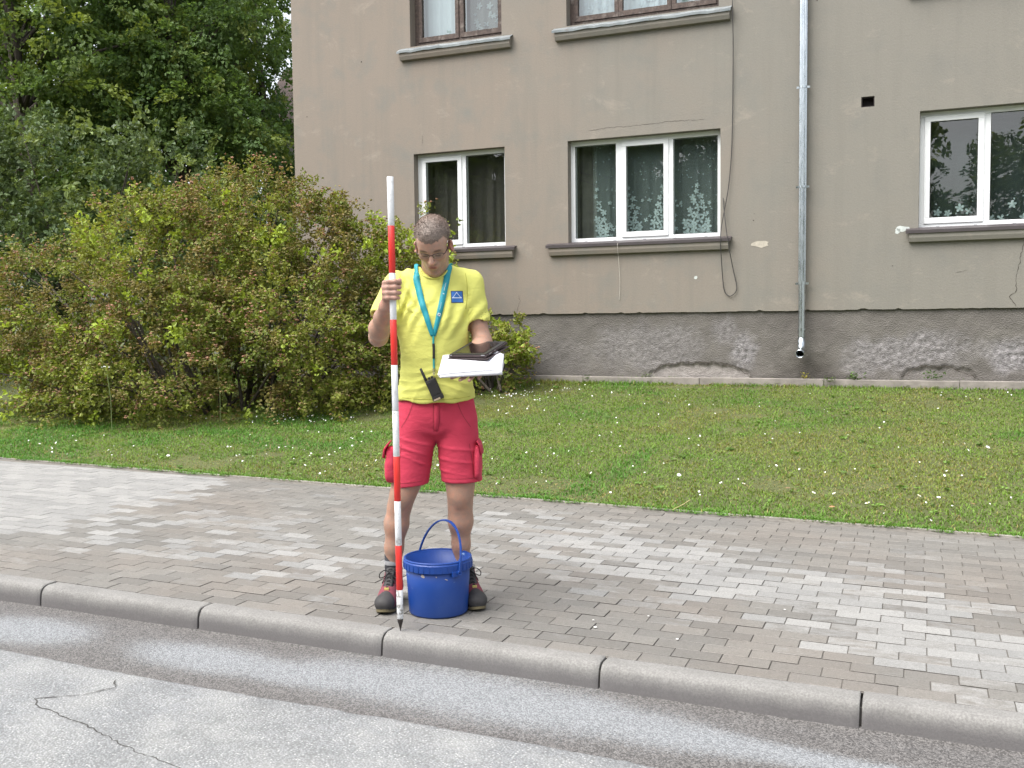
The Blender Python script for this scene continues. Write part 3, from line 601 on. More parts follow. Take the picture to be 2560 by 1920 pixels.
window_pvc('wide white three-light window with flowered lace curtain', OPEN['W2'], [(-1.959, -1.411, False), (-1.273, -0.79, True), (-0.67, -0.118, False)])
window_pvc('white window at the right edge reflecting a tree', OPEN['W3'], [(2.279, 2.768, True), (2.894, 3.4, False), (3.52, 4.01, True)])
window_pvc('white window out past the right window', OPEN['W4'], [(6.32, 6.84, True), (6.96, 7.54, False)])
def window_wood(label, op, lights):
    s0, s1, z0, z1 = op; w = empty('window'); w.parent = B; w['label'] = label
    f = MB(); rect_frame(f, s0, s1, z0, z1, 0.055, -0.24, -0.15, 0.075)
    for a, b_ in zip(lights[:-1], lights[1:]): frame_box(f, a[1] + 0.05, b_[0] - 0.05, z0 + 0.075, z1 - 0.055, -0.24, -0.152)
    f.build('frame', wood_m, w, bevel=0.004)
    for (a, b_) in lights:
        q = MB(); rect_frame(q, a - 0.052, b_ + 0.052, z0 + 0.078, z1 - 0.06, 0.052, -0.20, -0.136, 0.066); q.build('sash', wood_m, w, bevel=0.003)
        pane(w, a - 0.002, b_ + 0.002, z0 + 0.142, z1 - 0.11, -0.165)
    a, b_ = s0 - 0.165, s1 + 0.16; n = 24; rr = random.Random(int(s0 * 100)); V = []
    for k in range(n + 1):
        x = a + (b_ - a) * k / n; j = rr.uniform(-0.006, 0.006); inn = s0 - 0.001 < x < s1 + .001
        V += [L(x, -0.148 if inn else -0.005, (5.125 if inn else 5.068) + j * 0.5), L(x, 0.005, 5.066 + j * 0.5), L(x, 0.098 + j, 5.018 + j), L(x, 0.094 + j, 4.992 + j)]
    F = [(4 * k + i, 4 * k + 4 + i, 4 * k + 5 + i, 4 * k + 1 + i) for k in range(n) for i in range(3)]
    sill = MB(); sill.add(V, F); so = sill.build('sill', zinc_m, w, fix=False)
    md = so.modifiers.new('thick', 'SOLIDIFY'); md.thickness = 0.003; md.offset = -1
    m = MB(); a2, b2 = a + 0.03, b_ - 0.02
    m.add([L(x, d, z) for x in (a2, b2) for d, z in ((0, 5.045), (0.078, 5.008), (0.076, 4.95), (0.055, 4.905), (0, 4.898))], [(0, 1, 6, 5), (1, 2, 7, 6), (2, 3, 8, 7), (3, 4, 9, 8), (0, 4, 3, 2, 1), (5, 6, 7, 8, 9)]); m.build('sill_moulding', render_m, w)
window_wood('old brown wooden two-light window on the upper floor', OPEN['U1'], [(-4.161, -3.66), (-3.53, -3.03)])
window_wood('old brown wooden three-light window on the upper floor', OPEN['U2'], [(-1.911, -1.427), (-1.32, -0.75), (-0.64, -0.19)])
window_wood('old brown wooden window above the right window', OPEN['U3'], [(2.28, 2.75), (2.87, 3.4), (3.52, 4.0)])
window_wood('old brown wooden window at the far right upstairs', OPEN['U4'], [(6.31, 6.84), (6.96, 7.49)])
# --- curtains (hang inside, things of their own)
def m_sheer(name, c, op):
    t = NT(name); t.fin(c, 0.9); tr = t.n('ShaderNodeBsdfTransparent'); mx = t.n('ShaderNodeMixShader'); w = t.noise(t.pos('obj', (40, 40, 3)), 3, 2)
    t.l(t.math('ADD', t.math('MULTIPLY', w, 0.1), op), mx.inputs[0]); t.l(tr.outputs[0], mx.inputs[1]); t.l(t.p.outputs[0], mx.inputs[2]); t.l(mx.outputs[0], t.out.inputs[0]); return t.m
lace_m = simple('lace_thread', (0.33, 0.385, 0.385), 0.9, 0.2, 30)
def wave(s, amp, seed): return amp * (math.sin(s * 38 + seed) + 0.5 * math.sin(s * 71 + seed * 2.3) + 0.4 * math.sin(s * 17 + seed))
def curtain(label, s0, s1, z0, z1, d, amp, mat, seed, motifs=None, mat2=None, group=None):
    c = empty('curtain', wallp(s0, d, z0), WALL_A); tag(c, label, 'curtain', group)
    n = int((s1 - s0) / 0.012); V = []; F = []
    for k in range(n + 1):
        s = (s1 - s0) * k / n
        for j in range(5): V.append((s, wave(s + s0, amp, seed) * (0.5 + 0.12 * (4 - j)), (z1 - z0) * j / 4))
    for k in range(n):
        for j in range(4): a = k * 5 + j; F.append((a, a + 5, a + 6, a + 1))
    me = bpy.data.meshes.new('cloth'); me.from_pydata(V, [], F); me.materials.append(mat); me.update(); me.polygons.foreach_set('use_smooth', np.ones(len(F), bool)); link('cloth', me, c)
    if motifs:
        b = MB(); rr = random.Random(seed * 7 + 1); lift = [0.0]
        def disc(x, z, rx, rz, a):
            P_ = []
            for q in range(9):
                th = 2 * math.pi * q / 9; u, w = rx * math.cos(th), rz * math.sin(th); xx = x + u * math.cos(a) - w * math.sin(a); z_ = z + u * math.sin(a) + w * math.cos(a); P_.append((xx, wave(xx + s0, amp, seed) * 0.9 - 0.006 - lift[0], z_))
            lift[0] = (lift[0] + 0.00007) % 0.004; b.add(P_, [tuple(range(9))])
        for (x, z, r_) in motifs(rr, s1 - s0):
            if not r_ < x < s1 - s0 - r_: continue
            k = rr.choice((4, 5, 5)); a0 = rr.uniform(0, 6)
            if r_ < 0.016: disc(x, z, r_, r_ * 0.6, a0); continue
            for i in range(k):
                a = a0 + 2 * math.pi * i / k; disc(x + math.cos(a) * r_ * 0.62, z + math.sin(a) * r_ * 0.62, r_ * 0.40, r_ * 0.31, a)
            disc(x, z, r_ * 0.3, r_ * 0.3, 0)
        tag(b.build('lace_pattern', mat2 or lace_m, c, fix=False), kind='stuff')
    return c
def lace_big(rr, w):
    out = []; x = 0.05
    while x < w + 0.2:
        for row, nn in enumerate((4, 4, 4, 3, 3, 2, 2, 1, 1)):
            for i in range(nn): out.append((x + (i - (nn - 1) / 2) * 0.085 + rr.uniform(-.015, .015), 0.10 + row * 0.075 + rr.uniform(-.015, .015), rr.uniform(0.046, 0.062) * (1 - row * 0.05)))
        for q in range(34): out.append((x + rr.uniform(-.22, .22), 0.55 + rr.random() * 0.72, rr.uniform(0.006, 0.012)))
        for q in range(12): out.append((x + 0.22 + rr.uniform(-.12, .12), 0.05 + rr.random() * 0.5, rr.uniform(0.008, 0.030)))
        x += 0.44
    return out
def lace_low(rr, w): return [(x + rr.uniform(-.03, .03), 0.10 + rr.choice((0.0, 0.10, 0.16)) + rr.uniform(-.02, .02), rr.uniform(0.03, 0.05)) for x in np.arange(0.05, w, 0.105)] + [(rr.uniform(0, w), rr.uniform(0.05, 0.36), rr.uniform(0.007, 0.014)) for _ in range(50)]
def lace_all(rr, w): return [(rr.uniform(0, w), rr.uniform(0.05, 1.3), rr.uniform(0.02, 0.05)) for _ in range(int(150 * w))]
sheer = m_sheer('sheer_net', (0.42, 0.49, 0.48), 0.19); sheer2 = m_sheer('thin_net', (0.2, 0.26, 0.26), 0.10); dark_c = m_sheer('dark_net', (0.16, 0.14, 0.125), 0.35); white_net = m_sheer('white_net', (0.55, 0.61, 0.67), 0.72); grey_net = m_sheer('grey_net', (0.4, 0.42, 0.42), 0.3); drape = simple('grey_drape', (0.12, 0.115, 0.10), 0.9, 0.2, 8)
curtain('sheer white lace curtain with flower clusters in the wide lower window', -1.78, -0.08, 2.33, 3.66, -0.30, 0.016, sheer, 1, lace_big)
curtain('plain grey drape at the left side of the wide lower window', -2.06, -1.74, 2.33, 3.66, -0.36, 0.02, drape, 2)
curtain('dark brown net curtain in the window behind the man', -4.27, -2.85, 2.33, 3.66, -0.34, 0.026, dark_c, 3)
curtain('sheer curtain with low flowers in the far right lower window', 2.13, 4.15, 2.33, 3.66, -0.32, 0.016, sheer2, 4, lace_low)
curtain('white net curtain at the left of the upper two-light window', -4.3, -3.58, 5.07, 6.5, -0.33, 0.010, white_net, 5)
curtain('grey patterned net curtain at the right of the upper two-light window', -3.52, -2.88, 5.07, 6.5, -0.33, 0.012, grey_net, 6, lace_all, simple('grey_lace', (0.22, 0.25, 0.26), 0.9))
curtain('pale net curtain with faint pattern in the upper three-light window', -2.05, -0.05, 5.07, 6.5, -0.33, 0.012, white_net, 8, lace_all, simple('white_lace', (0.44, 0.5, 0.56), 0.9))
# --- vent, downspout, cable, cracks, patches
b = MB(); rect_frame(b, VENT[0] - 0.001, VENT[1] + 0.001, VENT[2] - 0.001, VENT[3] + 0.001, 0.012, -0.09, -0.012); frame_box(b, VENT[0] - .02, VENT[1] + .02, VENT[2] - .02, VENT[3] + .02, -0.14, -0.1)
b.build('vent', simple('vent_black', (0.02, 0.014, 0.014), 0.9, 0.3, 30), B)  # vent surround and back plate share one near-black colour
pipe_m = NT('galvanised_pipe'); t = pipe_m; v = t.pos('obj', (1, 1, 0.15)); n = t.noise(v, 40, 4); pipe_m = t.fin(t.ramp(n, 0.3, 0.7, (0.42, 0.46, 0.49), (0.6, 0.64, 0.67)), t.ramp(n, 0.2, 0.8, (0.2,) * 3, (0.36,) * 3), None, Metallic=1.0)
ds = empty('downspout'); ds.parent = B; ds['label'] = 'shiny galvanised rainwater downspout'
def ring_sec(c, r, n=48, flute=0.0, k=12, tilt=0.0):
    P_ = []
    for i in range(n):
        a = 2 * math.pi * i / n; rr_ = r * (1 + flute * (math.cos(k * a) ** 2 if True else 0)); x, y = rr_ * math.cos(a), rr_ * math.sin(a)
        P_.append((c[0] + x, c[1] + y * math.cos(tilt), c[2] - 0.55 + y * math.sin(tilt)))
    return P_
def loft(secs, n=48, cap=False):
    b = MB(); V = [p for s_ in secs for p in s_]; F = [(i * n + k, i * n + (k + 1) % n, (i + 1) * n + (k + 1) % n, (i + 1) * n + k) for i in range(len(secs) - 1) for k in range(n)]; b.add(V, F); return b
def pipe(name, z0, z1, r, flute, k=7): loft([ring_sec((0.912, -0.075, z0), r, 84, flute, k), ring_sec((0.912, -0.075, z1), r, 84, flute, k)], 84).build(name, pipe_m, ds, smooth=True, fix=False)
pipe('pipe', 2.86, 7.2, 0.0370, 0.2); pipe('pipe', 1.74, 2.90, 0.0355, 0.2); pipe('pipe', 1.05, 1.78, 0.0395, 0.0)
shoe = [ring_sec((0.912, -0.075, 1.12), 0.042), ring_sec((0.912, -0.078, 1.05), 0.042), ring_sec((0.911, -0.088, 1.010), 0.042, tilt=-0.35), ring_sec((0.910, -0.115, 0.972), 0.0425, tilt=-0.8), ring_sec((0.909, -0.155, 0.948), 0.0435, tilt=-1.1), ring_sec((0.908, -0.205, 0.930), 0.047, tilt=-1.2)]
so = loft(shoe).build('outlet', pipe_m, ds, smooth=True, fix=False); md = so.modifiers.new('t', 'SOLIDIFY'); md.thickness = 0.002; md.offset = -1
for z in (5.6, 4.015, 2.873, 1.752, 1.216):
    b = loft([ring_sec((0.912, -0.075, z - 0.012), 0.0465), ring_sec((0.912, -0.075, z + 0.012), 0.0465)])
    if z > 1.3: b.box(0.912 - 0.075, 0.912 - 0.045, -0.080, -0.070, z - .012 - .55, z + .012 - .55); b.box(0.912 + 0.045, 0.912 + 0.075, -0.080, -0.070, z - .012 - .55, z + .012 - .55); b.box(0.908, 0.916, -0.03, 0.04, z - .008 - .55, z + .008 - .55)
    b.build('pipe_bracket', pipe_m, ds, smooth=False, fix=False)
cable_m = simple('cable_black', (0.045, 0.042, 0.04), 0.6)
def smooth_path(P_, n=10):
    P_ = [Vector(p) for p in P_]; out = []
    for i in range(len(P_) - 1):
        a, b_, c, d = P_[max(i - 1, 0)], P_[i], P_[i + 1], P_[min(i + 2, len(P_) - 1)]
        for k in range(n):
            t_ = k / n; out.append(0.5 * ((2 * b_) + (c - a) * t_ + (2 * a - 5 * b_ + 4 * c - d) * t_ ** 2 + (3 * b_ - a - 3 * c + d) * t_ ** 3))
    out.append(P_[-1]); return out
MB().tube(smooth_path([L(0.09, 0.02, 5.2), L(0.10, 0.105, 5.05), L(0.095, 0.03, 4.5), L(0.082, 0.02, 3.5), L(0.045, 0.03, 2.95), L(-0.03, 0.05, 2.5), L(-0.04, 0.095, 2.3), L(-0.035, 0.05, 2.05), L(-0.012, 0.02, 1.72), L(0.05, 0.02, 1.625), L(0.12, 0.02, 1.66), L(0.142, 0.02, 1.74), L(0.10, 0.03, 1.95), L(0.055, 0.095, 2.25), L(0.0, 0.05, 2.6), L(-0.045, -0.05, 3.0), L(-0.055, -0.10, 3.45)]), 0.0055, 6).build('cable', cable_m, B, smooth=True)
MB().tube(smooth_path([L(-1.33, -0.10, 2.345), L(-1.33, 0.092, 2.30), L(-1.335, 0.03, 2.1), L(-1.325, 0.012, 1.8), L(-1.335, 0.012, 1.6)]), 0.0022, 5).build('cord', simple('cord_white', (0.6, 0.56, 0.5), 0.8), B, smooth=True)
fn = Vector((0, -1, 0))
def on_wall(s, z, d=0.002): return Vector(L(s, d, z))
wcrack = simple('render_crack', (0.06, 0.05, 0.042), 0.95, 0.3, 40)
for i, (pts, w) in enumerate([([(-1.74, 3.752), (-1.4, 3.765), (-1.1, 3.762), (-0.7, 3.775), (-0.25, 3.765)], 0.0032), ([(3.235, 2.15), (3.2, 1.95), (3.165, 1.76), (3.175, 1.62), (3.10, 1.56), (3.17, 1.45)], 0.006), ([(-2.76, 1.45), (-2.7, 1.62), (-2.72, 1.7)], 0.003), ([(2.55, 1.83), (2.68, 1.86)], 0.004), ([(-4.1, 3.9), (-4.12, 3.75)], 0.003), ([(-0.9, 0.66), (-0.8, 0.79), (-0.5, 0.815), (-0.1, 0.82), (0.15, 0.755), (0.29, 0.65)], 0.012), ([(2.02, .66), (2.2, .79), (2.5, .785), (2.8, .66)], 0.010)]):
    d = 0.0025 if i < 5 else -0.016
    ribbon('crack', [on_wall(s, z, d) for s, z in pts], w, wcrack, B, fn, jit=0.008, step=0.025, seed=i)
def chip(name, s, z, rx, rz, mat, seed):
    rr = random.Random(seed); P_ = []
    for k in range(13):
        a = 2 * math.pi * k / 13; q = rr.uniform(0.75, 1.15); P_.append(L(s + rx * q * math.cos(a), 0.0022, z + rz * q * math.sin(a)))
    b = MB(); b.add(P_, [tuple(range(13))]); b.build(name, mat, B, fix=False)
chip('repair_patch', 0.415, 2.235, 0.105, 0.042, simple('filler', (0.42, 0.38, 0.32), 0.9, 0.15, 30), 1)
foam = simple('foam_white', (0.5, 0.53, 0.51), 0.9, 0.15, 30)
chip('repair_patch', 2.0, 2.345, 0.07, 0.035, foam, 2); chip('repair_patch', 1.95, 2.32, 0.03, 0.03, foam, 5)
for i, (s, z, r_) in enumerate([(0.335, 2.52, .008), (0.345, 2.6, .004), (-0.36, 1.86, .022), (-5.05, 4.97, .012), (1.05, 5.0, .008), (-5.97, 4.3, .008), (1.9, 1.93, .006)]): chip('wall_hole', s, z, r_, r_, wcrack if i != 2 else foam, 10 + i)
# small plants growing from the joint at the wall foot
weed_m = m_foliage('weed_leaves', 0.3)
def weed(s, z, n, h, seed, label, col, off=0.06):
    r = np.random.default_rng(seed); b = MB(); e = empty('weed', wallp(s, off, z), WALL_A); tag(e, label, 'weed')
    V = []; Q = []; C = []
    for i in range(n):
        a = r.uniform(0, 2 * np.pi); l = r.uniform(0.4, 1) * h; base = np.array([r.normal(0, 0.03), r.normal(0, 0.012) , 0]); d = np.array([math.cos(a) * 0.7, -abs(math.sin(a)) * 0.7, 1.0]); d /= np.linalg.norm(d); sd_ = np.cross(d, [0, 0, 1.0]); sd_ /= np.linalg.norm(sd_) + 1e-6
        for k in range(4):
            p = base + d * l * (0.25 + 0.25 * k); q = p + (sd_ * r.choice((-1, 1)) * 0.7 + r.normal(0, .4, 3)) * l * 0.3; m_ = (p + q) / 2; w = np.cross(q - p, r.normal(0, 1, 3)); w = w / (np.linalg.norm(w) + 1e-6) * l * 0.1
            bb = len(V); V += [p, m_ + w, q, m_ - w]; Q.append((bb, bb + 1, bb + 2, bb + 3)); C += [np.array(col) * r.uniform(0.7, 1.3)] * 4
    link('leaves', mesh_np('leaves', np.array(V), np.array(Q), np.array(C), weed_m), e)
weed(0.95, 0.63, 10, 0.10, 1, 'small yellowish weed under the downspout outlet', (0.3, 0.27, 0.04)); weed(1.5, 0.62, 22, 0.13, 2, 'leafy weed at the wall foot right of the downspout', (0.09, 0.15, 0.04)); weed(2.36, 0.64, 18, 0.13, 3, 'green weed growing in the arched plinth hollow', (0.08, 0.14, 0.04), 0.02); weed(-1.0, 0.62, 14, 0.09, 4, 'small grey-green weed at the left end of the pale plinth patch', (0.12, 0.15, 0.07)); weed(-1.75, 0.6, 10, 0.07, 5, 'low weed along the footing beside the lace window', (0.09, 0.15, 0.05), 0.13); weed(1.25, 0.6, 20, 0.08, 6, 'weed tuft on the dark wet spot of the footing', (0.08, 0.12, 0.03), 0.13)
# --- a neighbouring house far behind, just visible past the corner
N = empty('neighbour_house', (-12.8, 25.5, 0.5), 0.35); tag(N, 'pale house with brown roof glimpsed behind the building corner', 'house')
b = MB(); b.box(-4, 4, -3, 3, 0, 6.6); b.build('wall', simple('pale_render', (0.42, 0.40, 0.38), 0.9, 0.15, 2), N)
b = MB(); b.add([(-4.4, -3.4, 6.5), (4.4, -3.4, 6.5), (4.4, 3.4, 6.5), (-4.4, 3.4, 6.5), (-4.4, 0, 9), (4.4, 0, 9)], [(0, 1, 5, 4), (2, 3, 4, 5), (0, 4, 3), (1, 2, 5), (3, 2, 1, 0)]); b.build('roof', simple('brown_tiles', (0.075, 0.052, 0.045), 0.85, 0.25, 6), N)
for x in (-2.6, 0, 2.6):
    wn = MB().box(x - 0.6, x + 0.6, -3.06, -2.98, 3.6, 5.0).build('window', simple('far_window', (0.1, 0.12, 0.14), 0.15), N); b = MB()
    for q in ((x - 0.66, x - 0.6), (x - 0.03, x + 0.03), (x + 0.6, x + 0.66)): b.box(q[0], q[1], -3.09, -3.0, 3.55, 5.05)
    b.build('frame', simple('far_frame', (0.7, 0.7, 0.7), 0.5), wn)
# ------------------------------------------------------------------ trees and shrubs
def unit(v): return v / (np.linalg.norm(v, axis=-1, keepdims=True) + 1e-9)
def leaves(P, D, size, col, r, wide=0.42, fold=0.25):
    """P base points, D leaf axis; two folded quads per leaf"""
    n = len(P); D = unit(D); S = unit(np.cross(D, unit(r.normal(0, 1, (n, 3)) + np.array([0, 0, 1.2])))); N = np.cross(S, D); s = size[:, None]
    tip = P + D * s + N * (-0.12 * s); m1, m2 = P + D * s * 0.3, P + D * s * 0.68
    L1, L2 = m1 + S * s * wide * 0.95 + N * s * fold * 0.4, m2 + S * s * wide * 0.7 + N * s * fold * 0.25; R1, R2 = m1 - S * s * wide * 0.95 + N * s * fold * 0.4, m2 - S * s * wide * 0.7 + N * s * fold * 0.25
    V = np.stack([P, tip, L1, L2, R1, R2], 1).reshape(-1, 3); I = (np.arange(n) * 6)[:, None]
    return V, np.concatenate([I + np.array([[0, 2, 3, 1]]), I + np.array([[0, 1, 5, 4]])]), np.repeat(col, 6, 0)
def cat_leaves(L_):
    V = []; F = []; C = []; o_ = 0
    for v, f, c in L_: V.append(v); F.append(f + o_); C.append(c); o_ += len(v)
    return np.concatenate(V), np.concatenate(F), np.concatenate(C)
def ell_sample(lobes, n, r, lo=0.72, hi=1.05, up=-0.75):
    """points near the surface of a union of ellipsoids, with outward directions"""
    w = np.array([l[3] * l[5] for l in lobes]); w = w / w.sum(); out = []; dirs = []
    while len(out) < n:
        k = r.choice(len(lobes), p=w); cx, cy, cz, rx, ry, rz = lobes[k]; d = unit(r.normal(0, 1, 3))
        if d[2] < up: continue
        p = np.array([cx, cy, cz]) + d * np.array([rx, ry, rz]) * r.uniform(lo, hi)
        inside = False
        for j, q in enumerate(lobes):
            if j != k and (((p - q[:3]) / np.array(q[3:])) ** 2).sum() < 0.55: inside = True; break
        if inside: continue
        out.append(p); dirs.append(unit(d / np.array([rx, ry, rz])))
    return np.array(out), np.array(dirs)
def bumpy(lobes, n, r, rel, up=-0.6):
    P, D = ell_sample(lobes, n, r, 0.86, 1.0, up); return [(p[0], p[1], p[2], q, q, q * 0.75) for p, q in zip(P, r.uniform(0.6, 1.4, n) * rel)]
bark_m = NT('bark'); t = bark_m; v = t.pos('obj', (6, 6, 1.5)); n = t.noise(v, 5, 6); bark_m = t.fin(t.ramp(n, 0.3, 0.7, (0.035, 0.028, 0.022), (0.12, 0.10, 0.08)), 0.9, t.bump(n, 0.6, 0.03))
leaf_m = m_foliage('tree_leaves', 0.45, 0.5); shrub_m = m_foliage('shrub_leaves', 0.35, 0.5)
def make_tree(name, label, base, lobes, ncl, nleaf, lsize, palette, seed, trunk_r=0.22, group=None, droop=0.5, cl=0.42, lo=0.35):
    r = np.random.default_rng(seed); e = empty(name, base); tag(e, label, 'tree', group); b0 = np.array(base); lob = [tuple(np.array(l[:3]) - b0) + tuple(l[3:]) for l in lobes]
    top = max(l[2] + l[5] for l in lob); mx = np.mean([l[0] for l in lob]); my = np.mean([l[1] for l in lob])
    tb = MB(); tp = [(mx * u * 0.8 + 0.08 * math.sin(u * 7 + seed), my * u * 0.8 + 0.08 * math.cos(u * 5), top * 0.88 * u) for u in np.linspace(0, 1, 9)]; tb.tube(tp, [trunk_r * (1 - 0.85 * u) * (1.35 if u == 0 else 1) for u in np.linspace(0, 1, 9)], 9)
    C, Dn = ell_sample(lob, ncl // 3, r, lo, 0.95, -0.95); sub_ = bumpy(lob, max(8, ncl // 22), r, 0.62 * cl / 0.42); C2, D2 = ell_sample(sub_, ncl - ncl // 3, r, 0.5, 1.05, -0.6); C = np.concatenate([C, C2]); Dn = np.concatenate([Dn, D2]); pm_ = r.permutation(ncl); C, Dn = C[pm_], Dn[pm_]
    for i in range(0, ncl, max(1, ncl // 55)):
        u = min(0.9, max(0.2, (C[i][2] - 0.6) / (top * 0.95))); k = int(u * 8); a = np.array(tp[k]); m_ = (a + C[i]) / 2 + np.array([0, 0, 0.12 * np.linalg.norm(C[i] - a)]); rad = trunk_r * 0.3 * (1 - 0.6 * u); tb.tube([a, m_, C[i]], [rad, rad * 0.6, rad * 0.2], 5, cap=False)
    tb.build('trunk', bark_m, e, smooth=True)
    # each clump: a flattened drooping spray
    nl = ncl * nleaf; ci = np.repeat(np.arange(ncl), nleaf); ax = unit(Dn + r.normal(0, 0.45, (ncl, 3)) - np.array([0, 0, droop])); sd = unit(np.cross(ax, r.normal(0, 0.3, (ncl, 3)) + np.array([0, 0, 1]))); nn = np.cross(sd, ax)
    sc = r.uniform(0.7, 1.4, ncl) * cl; u = r.random(nl) ** 0.8; q = r.normal(0, 0.38, nl) * (1.1 - 0.7 * u)
    P = C[ci] + ax[ci] * (u * sc[ci] * 1.2)[:, None] + sd[ci] * (q * sc[ci])[:, None] + nn[ci] * (r.normal(0, 0.12, nl) * sc[ci])[:, None]; P[:, 2] -= u ** 2 * sc[ci] * 0.25
    D = ax[ci] + sd[ci] * (np.sign(q) * 0.7)[:, None] + r.normal(0, 0.35, (nl, 3)); D[:, 2] -= 0.25
    pal = np.array(palette); tone = r.random(ncl); cc = pal[0] * (1 - tone)[:, None] + pal[1] * tone[:, None]; young = r.random(ncl) < 0.16; cc[young] = pal[2]
    col = cc[ci] * r.uniform(0.75, 1.3, (nl, 1))
    V, F, Cc = leaves(P, D, r.uniform(0.7, 1.25, nl) * lsize, col, r); link('crown', mesh_np('crown', V, F, Cc, leaf_m), e); return e
G1 = [(0.10, 0.165, 0.045), (0.155, 0.22, 0.055), (0.22, 0.28, 0.06)]; G2 = [(0.09, 0.16, 0.05), (0.135, 0.21, 0.058), (0.20, 0.26, 0.065)]; G3 = [(0.08, 0.155, 0.05), (0.115, 0.195, 0.055), (0.16, 0.23, 0.06)]
make_tree('broadleaf_tree', 'tall dense green tree at the far left behind the shrubs', (-15.6, 13.2, 0.5), [(-15.3, 12.8, 7.6, 3.0, 2.6, 3.4), (-17.5, 12.6, 6.8, 2.6, 2.4, 3.2), (-15.8, 12.2, 4.6, 2.8, 2.3, 1.7), (-15.6, 13, 10.5, 2.2, 2.2, 2.4), (-18.5, 12, 4.4, 2.2, 2, 2), (-19.6, 13.5, 8, 2.6, 2.4, 3.5)], 1900, 60, 0.092, G1, 21, 0.3)
make_tree('broadleaf_tree', 'shaded tree filling the gap behind the far-left tree', (-20.5, 18.5, 0.5), [(-20.5, 18.5, 6.5, 3.6, 3, 4.5), (-17.5, 19.0, 5.5, 3.0, 2.6, 4), (-19, 18.7, 10.5, 3.2, 2.8, 3), (-23.5, 18, 6.5, 3, 2.6, 4.5)], 800, 40, 0.17, G2, 24, 0.3, cl=0.6)
make_tree('broadleaf_tree', 'tall drooping green tree between far-left tree and building corner', (-13.3, 14.8, 0.5), [(-13.5, 14.6, 7.4, 1.9, 2.0, 3.6), (-13.0, 14.2, 4.9, 1.9, 1.9, 1.9), (-13.8, 14.8, 10.4, 1.6, 1.7, 2.2), (-14.3, 14.0, 5.2, 1.6, 1.6, 1.9), (-13.4, 14.1, 3.2, 1.9, 1.6, 1.4)], 1500, 58, 0.088, G2, 22, 0.26)
make_tree('broadleaf_tree', 'airy dark green tree next to the building corner with sky gaps', (-13.2, 18.2, 0.5), [(-14.0, 17.8, 6.6, 1.1, 1.5, 3.0), (-13.1, 18.2, 4.8, 1.5, 1.4, 2.4), (-13.3, 18.0, 3.0, 1.7, 1.4, 1.8), (-15.2, 18.2, 9.4, 1.4, 1.5, 2.6)], 700, 50, 0.088, G3, 23, 0.2, lo=0.25)
for i, (x, y, s_, rz, lab) in enumerate([(5.6, -17.0, 0.90, 0.3, 'leafy tree across the street seen mirrored in the right window'), (12.5, -19.0, 0.8, 1.9, 'leafy tree across the street furthest right of its row'), (-2.4, -17.5, 1.15, 4.0, 'leafy tree across the street straight behind the viewer'), (-7.5, -17.0, 1.4, 2.4, 'leafy tree across the street mirrored in the lace window'), (-13.5, -17.5, 1.45, 5.1, 'leafy tree across the street mirrored behind the man'), (-19.5, -18, 1.3, 0.9, 'leafy tree across the street furthest left of its row')]):
    if i == 0:
        T0 = make_tree('street_tree', lab, (0, 0, 0), [(0, 0, 5.6, 3.0, 2.8, 3.0), (-1.6, 0.3, 4.0, 2.2, 2.2, 2.0), (1.7, -.2, 3.8, 2.3, 2.2, 2.0), (0.2, 0, 2.6, 2.6, 2.4, 1.9)], 1000, 46, 0.14, G1, 31, 0.25, cl=0.6); T = T0
    else:
        T = T0.copy(); COL.objects.link(T)
        for ch in list(T0.children): c_ = ch.copy(); COL.objects.link(c_); c_.parent = T
    T.location = (x, y, -0.1); T.scale = (s_,) * 3; T.rotation_euler = (0, 0, rz); tag(T, lab, 'tree', 'trees across the street')
